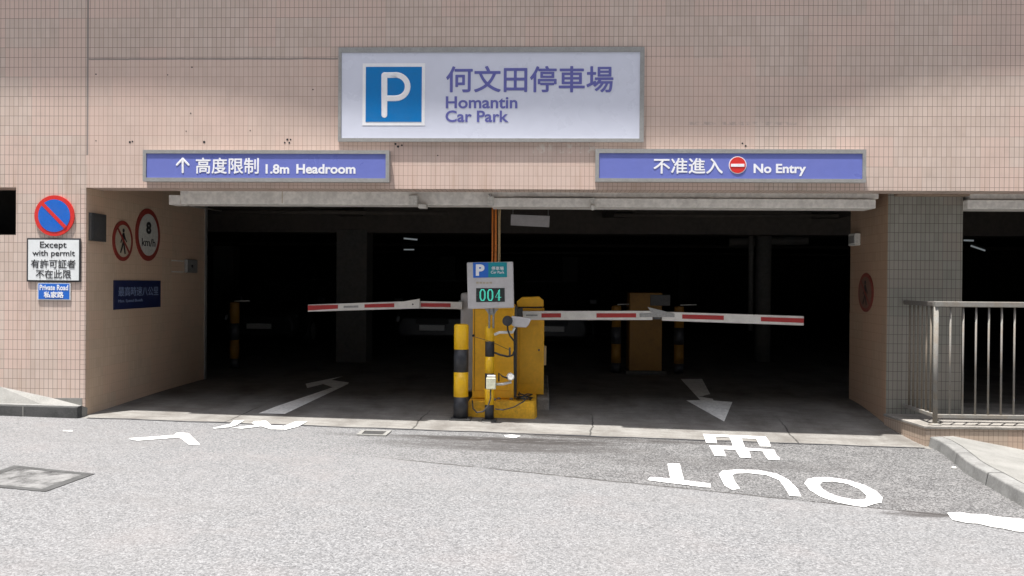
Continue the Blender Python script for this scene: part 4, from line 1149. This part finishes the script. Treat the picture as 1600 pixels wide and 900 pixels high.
# ------------------------------------------------------------------ cctv and cable clutter on the slim bollard
YV = 0.34
cc = thing('security_camera', 'grey bullet camera with black hood on a white arm by the island', 'camera', wy(792, 512, YV))
hd = wy(793, 501, YV)
MB().tube([hd + Vector((.0, 0.02, 0)), hd + Vector((0, -.035, -.004))], .055, 20).build('hood', M['black_b'], cc, bevel=.006)
MB().prism(pxpoly([(799, 494), (815, 495.5), (831, 498), (829, 501), (826, 508), (822, 512), (805, 511), (799, 508)], YV + .02), (0, .08, 0)).build('body', M['grey_case'], cc, bevel=.01)
MB().tube([wy(773, 523, .39), wy(780, 519.5, .37), wy(801, 519, .37), wy(804, 512, .38)], .016, 10).build('arm', M['white_plastic'], cc)
MB().tube([wy(793, 508, YV), wy(793.5, 516, YV), wy(797, 525, YV), wy(803.5, 533, YV + .04), wy(804, 545, YV + .06)], .009, 8).build('cable', M['black_rubber'], cc)
cp = thing('conduit_pole', 'thin black conduit standing beside the yellow machine with looping cables', 'conduit', wy(804, 612, .42))
MB().tube([wy(804.5, 512, .42), wy(804, 560, .42), wy(804.5, 612, .44)], .012, 10).build('pole', M['black_rubber'], cp)
MB().tube([wy(772.5, 551, .38), wy(782, 554.5, .36), wy(793, 557, .37), wy(801, 555, .4), wy(804, 548, .42)], .011, 8).build('cable', M['black_rubber'], cp)
MB().tube([wy(796.5, 543, .38), wy(796.5, 558, .38)], .011, 8).build('clamp', M['dark_metal'], cp)
MB().tube([wy(741, 526, .45), wy(768, 534, .43), wy(796, 547, .43)], .003, 6).build('string', M['rust'], cp)
sn = thing('loop_sensor', 'white round sensor on a short arm near the foot of the slim bollard', 'sensor', wy(798, 600, .36))
q = wy(798.5, 589, .36)
MB().tube([q + Vector((-.01, .03, 0)), q + Vector((.0, -.02, .0)), q + Vector((0, -.035, .002))], .045, 18, r_end=.03).build('head', M['white_plastic'], sn, bevel=.004)
MB().tube([wy(774, 600.5, .37), wy(786, 600, .36), wy(799, 597, .37)], .015, 10).build('arm', M['white_plastic'], sn)
MB().tube([wy(779.5, 596, .36), wy(779.5, 583, .35), wy(785, 588, .34), wy(793, 591, .34)], .008, 8).build('cable', M['black_rubber'], sn)
jb = thing('junction_box', 'yellowed square junction box strapped to the slim bollard', 'junction box', wy(767, 609, .32))
m = MB(); boxpx(m, 759.5, 590.5, 774.5, 608.5, .29, .075); m.build('casing', M['box_plastic'], jb, bevel=.008)
m = MB(); boxpx(m, 761, 586.5, 774, 590, .30, .06); m.build('lid', M['white_plastic'], jb, bevel=.004)
MB().tube([wy(766.5, 608, .31), wy(766.5, 622, .31), wy(763, 634, .31), wy(755, 643, .33), wy(745, 644.5, .40), wy(739, 638, .50), wy(738, 626, .56)], .008, 8).build('cable', M['dark_metal'], jb)
MB().tube([wy(773.5, 639, .34), wy(786, 640.5, .40), wy(803, 636, .45), wy(818, 627.5, .55), wy(824, 621, .6)], .007, 8).build('cable', M['dark_metal'], jb)
q = wy(818, 618, .7)
cl = thing('cable_coil', 'tangle of black cable lying on the yellow island', 'cable', (q.x, q.y, zt_))
m = MB()
pts = []
for k in range(40):
    a_ = k * .55; pts.append((q.x + (.07 + .03 * math.sin(k * 1.7)) * math.cos(a_), q.y + .06 * math.sin(a_), zt_ + .012 + .0015 * k * (1 + .4 * math.sin(k))))
m.tube(pts, .007, 6); m.build('loop', M['black_rubber'], cl)

# orange conduits dropping from the beam to the machines
cd = thing('conduit_bundle', 'bundle of orange conduits dropping from the beam behind the display', 'conduit', wy(775, 470, 1.12))
for px, mt, r in ((769.5, 'orange', .011), (774.5, 'orange', .014), (779, 'tan', .007)):
    q = wy(px, 320, 1.12); MB().tube([(q.x, 1.12, ZC - .02), (q.x + .004, 1.12, 1.8), (q.x, 1.12, z1 - .2)], r, 10).build('conduit', M[mt], cd)
MB().tube([wy(788, 320.5, 1.12), wy(784, 323, 1.12), wy(781.5, 328, 1.12), wy(781, 345, 1.12), wy(780.8, 470, 1.12)], .007, 8).build('conduit', M['tan'], cd)

# ------------------------------------------------------------------ inside: striped bollards, far machine, cars
YBO = wy(366, 560, 4.75).y
ib, ix, iz = bollard('bollard', 'dark striped bollard standing alone inside the left lane', 366, 472, (472, 505, 531, 560, 577), 7.6, 4.75, 0, ymat='yellow_shaded')
m = MB(); m.tube([wy(366, 470.5, 4.7), wy(390, 470, 4.7)], .008, 8)
m.build('reflective_tape', M['white_plastic'], ib)
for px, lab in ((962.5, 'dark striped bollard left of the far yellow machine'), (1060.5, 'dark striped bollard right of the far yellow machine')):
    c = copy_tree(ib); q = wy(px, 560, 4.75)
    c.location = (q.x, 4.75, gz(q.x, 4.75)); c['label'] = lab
for o_ in [x for x in bpy.data.objects if x.name.startswith('bollard') and x.type == 'EMPTY' and x.location.y > 4]:
    o_['group'] = 'striped bollards inside the garage'
YFM = 4.6
a, b, z0, z1 = rect_px(983.5, 457.5, 1034.5, 578, YFM)
fm = thing('pay_machine', 'tall dim yellow machine standing inside the right lane', 'machine', ((a + b) / 2, YFM, .03))
m = MB(); m.box(a, b, YFM, YFM + .5, .02, z1); m.build('body', M['yellow_shaded'], fm, bevel=.01)
m = MB(); m.box(wy(1016, 470, YFM).x, b + .12, YFM - .02, YFM - .0005, z1 - .2, z1 - .03); m.build('control_panel', M['dark_metal'], fm, bevel=.004)
m = MB(); m.box(a - .06, b + .06, YFM - .1, YFM + .6, -.05, .06); m.build('base_slab', M['column'], fm, bevel=.01)

def make_car(loc):
    t = thing('parked_car', 'dark car', 'car', loc, 'cars parked deep in the garage')
    x0_, y0_, z0_ = loc
    def loft(secs, name, mat):
        m = MB(); n = len(secs[0]); vs = [p for s in secs for p in s]
        fs = []
        for i in range(len(secs) - 1):
            for k in range(n):
                k2 = (k + 1) % n; fs.append((i * n + k, i * n + k2, (i + 1) * n + k2, (i + 1) * n + k))
        fs += [tuple(range(n))[::-1], tuple(range((len(secs) - 1) * n, len(secs) * n))]
        m.add(vs, fs)
        o = m.build(name, mat, t, bevel=.03, seg=3)
        return o
    def sec(y, hw, zb, zt2, sh=.82):
        h = zt2 - zb
        return [Vector((x0_ + sx * hw * k, y0_ + y, z0_ + zb + h * q)) for sx, k, q in ((-1, .9, 0), (1, .9, 0), (1, 1, .25), (1, .985, .65), (1, .86, 1), (-1, .86, 1), (-1, .985, .65), (-1, 1, .25))]
    loft([sec(0, .70, .28, .66), sec(.12, .80, .2, .74), sec(.5, .86, .18, .84), sec(1.15, .88, .18, .93), sec(3.4, .88, .18, .97), sec(4.1, .84, .2, .96), sec(4.4, .74, .3, .85)], 'body', M['car_paint'])
    def cab(y, hw, z): return [Vector((x0_ + s * hw, y0_ + y, z0_ + z)) for s in (-1, 1)]
    base = cab(1.05, .78, .9) + cab(3.9, .76, .94)[::-1]
    topc = cab(1.85, .60, 1.42) + cab(3.1, .60, 1.42)[::-1]
    m = MB(); m.add(base + topc, [(0, 1, 5, 4), (1, 2, 6, 5), (2, 3, 7, 6), (3, 0, 4, 7)]); m.build('windows', M['car_glass'], t)
    m = MB(); m.add([p + Vector((0, 0, -.03)) for p in topc] + [p + Vector((0, 0, .03)) for p in topc], [(3, 2, 1, 0), (4, 5, 6, 7), (0, 1, 5, 4), (1, 2, 6, 5), (2, 3, 7, 6), (3, 0, 4, 7)]); m.build('roof', M['car_paint'], t, bevel=.025)
    for sx in (-1, 1):
        for yy in (.85, 3.5):
            c = Vector((x0_ + sx * .80, y0_ + yy, z0_ + .31))
            w_ = MB().tube([c - Vector((.1, 0, 0)), c + Vector((.1, 0, 0))], .31, 24).build('wheel', M['black_rubber'], t, bevel=.02)
            MB().tube([c - Vector((.105, 0, 0)), c + Vector((.105, 0, 0))], .19, 20).build('rim', M['grey_metal'], w_)
        c = Vector((x0_ + sx * .58, y0_ + .03, z0_ + .62))
        MB().add([c + Vector((a_, b_, c_)) for a_, b_, c_ in ((-.17, .0, -.05), (.17, .07 if sx > 0 else 0, -.05), (.17, .12 if sx > 0 else .02, .07), (-.17, .06, .06), (-.17, .2, -.05), (.17, .2, -.05), (.17, .2, .07), (-.17, .2, .06))],
                 [(0, 1, 2, 3), (4, 7, 6, 5), (0, 4, 5, 1), (1, 5, 6, 2), (2, 6, 7, 3), (3, 7, 4, 0)]).build('headlight', M['lamp_glass'], t, bevel=.015)
        q = Vector((x0_ + sx * .93, y0_ + 1.35, z0_ + .98))
        MB().box(q.x - .08, q.x + .08, q.y, q.y + .1, q.z - .05, q.z + .06).build('wing_mirror', M['car_paint'], t, bevel=.02)
    MB().box(x0_ - .34, x0_ + .34, y0_ - .012, y0_ + .1, z0_ + .53, z0_ + .63).build('grille', M['black_rubber'], t, bevel=.01)
    MB().box(x0_ - .26, x0_ + .26, y0_ - .022, y0_ - .004, z0_ + .40, z0_ + .51).build('number_plate', M['plate'], t, bevel=.003)
    return t
YCAR = 8.6
car = None
for px, py, lab in ((405, 500, 'dark parked car in the gloom beyond the left lane, its pale plate showing'), (675, 506, 'dark parked car seen under the left barrier arm'), (862, 508, 'dark parked car behind the yellow barrier cabinet')):
    q = wy(px, py, YCAR); loc = (q.x, YCAR, .03)
    if car is None:
        car = make_car(loc); c = car
    else:
        c = copy_tree(car); c.location = loc
    c['label'] = lab

# ------------------------------------------------------------------ railing on the plinth, right
rl_o = thing('railing', 'grey steel railing with upright bars around the tiled plinth at right', 'railing', (XPL + .1, PF + .1, ZP + .028))
YR = PF + .08
zr1, zr0 = wy(1530, 471.5, YR).z, wy(1530, 480, YR).z
zl1, zl0 = wy(1530, 648, YR).z, wy(1530, 654, YR).z
xp_ = wy(1462, 560, YR).x
zbase = ZP + .028
xend = 8.8
MB().box(xp_ - .02, xend, YR - .03, YR + .03, zr0, zr1).build('top_rail', M['steel'], rl_o, bevel=.006)
MB().box(xp_, xend, YR - .018, YR + .018, zl0, zl1).build('bottom_rail', M['steel'], rl_o, bevel=.004)
ys0 = PY0 - .01
MB().box(xp_ - .026, xp_ + .026, YR + .031, ys0, zr0 + .004, zr1 - .004).build('top_rail', M['steel_dark'], rl_o, bevel=.006)
MB().box(xp_ - .018, xp_ + .018, YR + .02, ys0, zl0 + .003, zl1 + .003).build('bottom_rail', M['steel'], rl_o, bevel=.004)
def post(x, y):
    p = MB().tube([(x, y, zbase), (x, y, zr0 + .002)], .024, 14).build('post', M['steel'], rl_o)
    MB().lathe((x, y, zbase), [(.065, 0), (.065, .008), (.035, .014), (.026, .02)], 18).build('base_flange', M['steel'], p)
post(xp_, YR); post(xp_ + 2.6, YR)
step = wy(1525, 560, YR).x - wy(1505, 560, YR).x
x = wy(1484.5, 560, YR).x
while x < xend - .1:
    if abs(x - xp_ - 2.6) > .05:
        MB().tube([(x, YR, zl1 - .002), (x, YR, zr0 + .002)], .0095, 10).build('baluster', M['steel'], rl_o)
    x += step
y = YR + .11
while y < ys0 - .03:
    MB().tube([(xp_, y, zl1), (xp_, y, zr0 + .006)], .0095, 10).build('baluster', M['steel_side'], rl_o)
    y += .105
